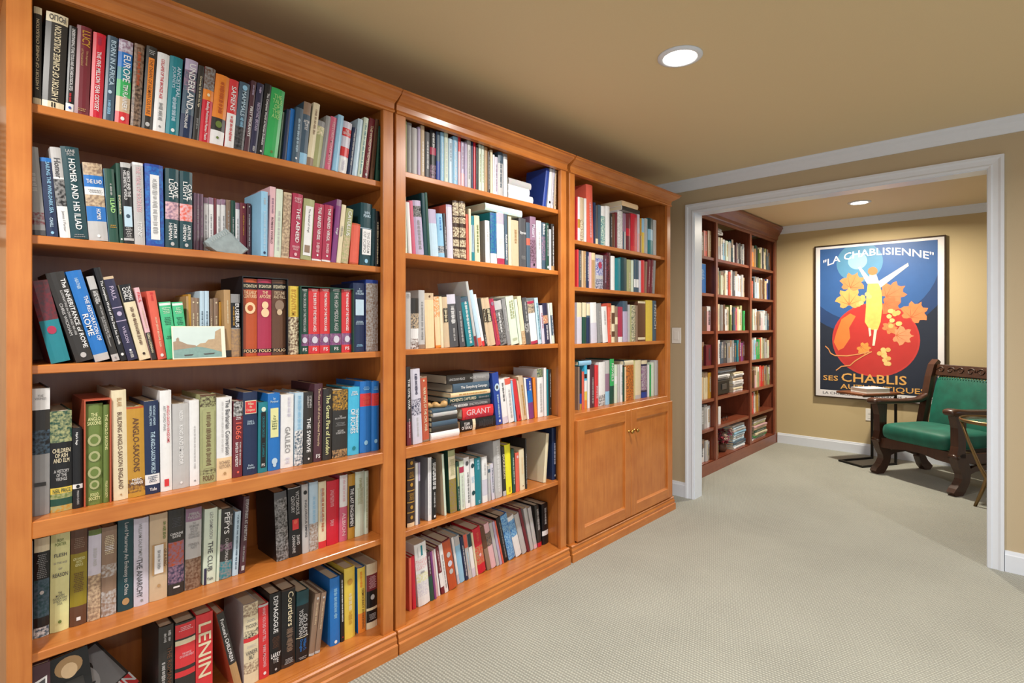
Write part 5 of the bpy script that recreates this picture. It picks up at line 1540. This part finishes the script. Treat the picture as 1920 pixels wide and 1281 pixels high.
# three books lying in a slanted heap at the left end of the bottom shelf
def heap():
    def slab(name, loc, tilt, roll, w, h, t, col, label, deco):
        c = MB(); c.box(0, w, 0, 0.003, 0, h); c.box(0, w, t - 0.003, t, 0, h); c.box(0, 0.003, 0.003, t - 0.003, 0, h)
        o = c.build(name, book_mat(col)); o.matrix_world = Matrix.Translation(loc) @ Matrix.Rotation(tilt, 4, 'X') @ Matrix.Rotation(roll, 4, 'Y')
        lo = min((o.matrix_world @ Vector(v))[2] for v in c.v); o.location.z += 0.0885 - lo
        tag(o, label, 'book', 'heaped books on the bottom shelf')
        MB().box(0.003, w - 0.003, 0.003, t - 0.003, 0.003, h - 0.003).build('page_block', M_PAGES, o)
        for k, (nm, pts, cc) in enumerate(deco):
            mb = MB(); mb.quad([(s * w, -0.0005 - 0.0003 * k, q * h) for s, q in pts]); mb.build(nm, book_mat(cc), o)
        return o
    ell = lambda cx, cz, a, b, n=18: [(cx + a * math.cos(2 * math.pi * k / n), cz + b * math.sin(2 * math.pi * k / n)) for k in range(n)]
    o = slab('book', (0.285, 1.835, 0.1), -0.75, -0.5, 0.16, 0.22, 0.03, 'charcoal', 'slanting dark book with grey portrait cover and red strip, bottom shelf heap', [('cover_picture', [(.04, .38), (.96, .38), (.96, .97), (.04, .97)], 'grey'), ('hair', ell(.46, .8, .27, .15), 'charcoal'), ('face', ell(.5, .68, .2, .2), 'lgrey'), ('brow', ell(.5, .72, .13, .02), 'dgrey'), ('mouth', ell(.52, .58, .08, .02), 'dgrey'), ('title_strip', [(0.3, .18), (1, .18), (1, .36), (0.3, .36)], 'red')])
    tv, tf = text_fit('LENIN', 0.1, 0.03); mb = MB(); mb.v = [(0.11 + p, -0.0022, 0.066 + q) for p, q in tv]; mb.f = tf; mb.m = [0] * len(tf); mb.build('title', book_mat('white'), o)
    slab('book', (0.215, 1.785, 0.1), -0.1, -0.1, 0.085, 0.30, 0.02, 'black', 'dark book with fair haired portrait leaning in the bottom shelf heap', [('hair', ell(.5, .89, .34, .085), 'tan'), ('face', ell(.5, .855, .2, .065), 'peach'), ('coat', [(.2, .77), (.8, .77), (.95, .1), (.05, .1)], 'charcoal')])
    slab('book', (0.131, 1.772, 0.1), -0.05, 0.0, 0.06, 0.312, 0.018, 'plum', 'plum book with pale bordered grey panel at the left end, bottom shelf', [('border', [(.3, .3), (.84, .3), (.9, .9), (.34, .86)], 'white'), ('panel', [(.36, .32), (.78, .32), (.84, .88), (.4, .84)], 'dgrey')])
heap()

# ------------------------------------------------------------------ odds and ends in the far bookcase
def far_things():
    b = MB(); b.box(4.22, 4.50, FY + 0.055, FY + 0.085, FAR_Z[1] + 0.0005, FAR_Z[1] + 0.252)
    o = b.build('book', book_mat('blue')); tag(o, 'large blue book standing cover out in the far bookcase', 'book')
    MB().box(4.225, 4.497, FY + 0.0552, FY + 0.0848, FAR_Z[1] + 0.251, FAR_Z[1] + 0.2535).build('page_block', M_PAGES, o)
    mb = MB()
    for k in range(10): mb.box(4.385, 4.385 + 0.085 * (0.7 + 0.3 * ((k * 7) % 3) / 2), FY + 0.0544, FY + 0.055, FAR_Z[1] + 0.2 - k * 0.009, FAR_Z[1] + 0.203 - k * 0.009)
    mb.build('worn_lettering', book_mat('lblue'), o)
    def lying(x0, x1, z, hs, cols, y=FY + 0.03, d=0.17, rg=random.Random(9)):
        for hgt, c in zip(hs, cols.split()):
            a, bb = x0 + rg.uniform(-.008, .02), x1 + rg.uniform(-.03, .0)
            r = dict(x=a, z=z, y=y + rg.uniform(0, .02), w=hgt - 0.001, h=bb - a, d=d, th=math.pi / 2, col=c, lie=True, row=1, spec=[('m', .2, .8, 'lgrey' if c in ('black', 'charcoal', 'slate', 'dgreen', 'rose', 'green') else 'dgrey', .5, .4)])
            V, F, C, pages = book_shape(r); m4 = place(r); add_stuff(m4, V, F, C); add_stuff(m4, pages.v, pages.f, ['cream'] * 6)
            for nm, cc, vv, ff in decals(r): add_stuff(m4, vv, ff, [cc] * len(ff))
            z += hgt
    lying(4.64, 4.83, FAR_Z[0] + 0.225, [0.03, 0.025], 'white lgrey')
    lying(5.06, 5.33, FAR_Z[4] + 0.0005, [.022, .018, .02, .026, .02, .024, .02, .018, .016], 'white cream white lgrey white beige lgrey white cream')
    lying(4.66, 5.16, FAR_Z[4] + 0.186, [.016, .014, .016, .014], 'charcoal slate grey charcoal')
    lying(4.66, 5.0, FAR_Z[4] + 0.14, [.02, .024], 'lgrey white')
    lying(5.06, 5.37, FAR_Z[6] + 0.0005, [.022, .02, .024, .022, .024, .02, .022, .024, .022, .02], 'white lblue slate lblue white lblue sky lgrey lblue white', d=0.15)
    lying(5.60, 5.98, FAR_Z[6] + 0.0005, [.024, .02, .026, .03, .022, .02, .026, .022, .024], 'white green cream dgreen beige lpink sage white taupe')
    lying(5.44, 5.58, FAR_Z[6] + 0.0005, [.022, .02, .024, .022], 'white slate lgrey charcoal')
    lying(6.0, 6.09, FAR_Z[3] + 0.0005, [.022], 'lpink')
    box = MB().cbox(4.64, 4.98, FY + 0.04, FY + 0.2, FAR_Z[4] + 0.0005, FAR_Z[4] + 0.135, 0.01); o = box.build('black_case', flat('black_leather', '141414', rough=0.35, noise=0.1, bump=0.2))
    tag(o, 'black case under stacked papers in the far bookcase', 'case')
    MB().cbox(4.80, 4.90, FY + 0.034, FY + 0.04, FAR_Z[4] + 0.05, FAR_Z[4] + 0.1, 0.002).build('clasp', flat('dull_steel', '77777a', rough=0.3, metal=0.9), o)
    # red and cream dried flowers
    r = empty('dried_flowers', (4.93, FY + 0.09, FAR_Z[6])); tag(r, 'bunch of dark red and cream flowers low in the far bookcase', 'flowers')
    rg = random.Random(5); mats = [flat('petal_red', '8e2437', rough=0.7), flat('petal_cream', 'd9c8b8', rough=0.7), flat('petal_pink', 'b0607a', rough=0.7)]
    MB().lathe([(0.03, 0.0006), (0.045, 0.03), (0.04, 0.06), (0.03, 0.08)], 0, 0, 14).build('pot', flat('pot_brown', '5a3a2a', rough=0.6), r, True)
    for m in range(14):
        c = Vector((rg.uniform(-.1, .11), rg.uniform(-.05, .03), rg.uniform(.09, .2))); mb = MB()
        for k in range(26):
            d = Vector((rg.gauss(0, 1), rg.gauss(0, 1), rg.gauss(0, 1))).normalized(); a = d.cross(Vector((0, 0, 1))).normalized() * 0.011; t = c + d * 0.03
            mb.quad([c + d * 0.006, t + a - d * .008, t + d * .006, t - a - d * .008])
        mb.build('flower', mats[m % 3 if m % 4 else 0], r)
    g = MB()
    for cx in (4.92, 4.99): g.tube([(cx + 0.026 * math.cos(k * math.pi / 8), FY + 0.07 + 0.0 * k, FAR_Z[5] + 0.0215 + 0.018 * math.sin(k * math.pi / 8)) for k in range(17)], 0.0022, 6)
    g.tube([(4.894, FY + 0.07, FAR_Z[5] + 0.025), (4.90, FY + 0.18, FAR_Z[5] + 0.006)], 0.0022, 6); g.tube([(5.016, FY + 0.07, FAR_Z[5] + 0.025), (5.01, FY + 0.18, FAR_Z[5] + 0.006)], 0.0022, 6)
    o = g.build('eyeglasses', flat('black_plastic', '1d1b1b', rough=0.3), None, True); tag(o, 'folded dark eyeglasses lying on a far bookcase shelf', 'eyeglasses')
far_things()
finish_stuff()
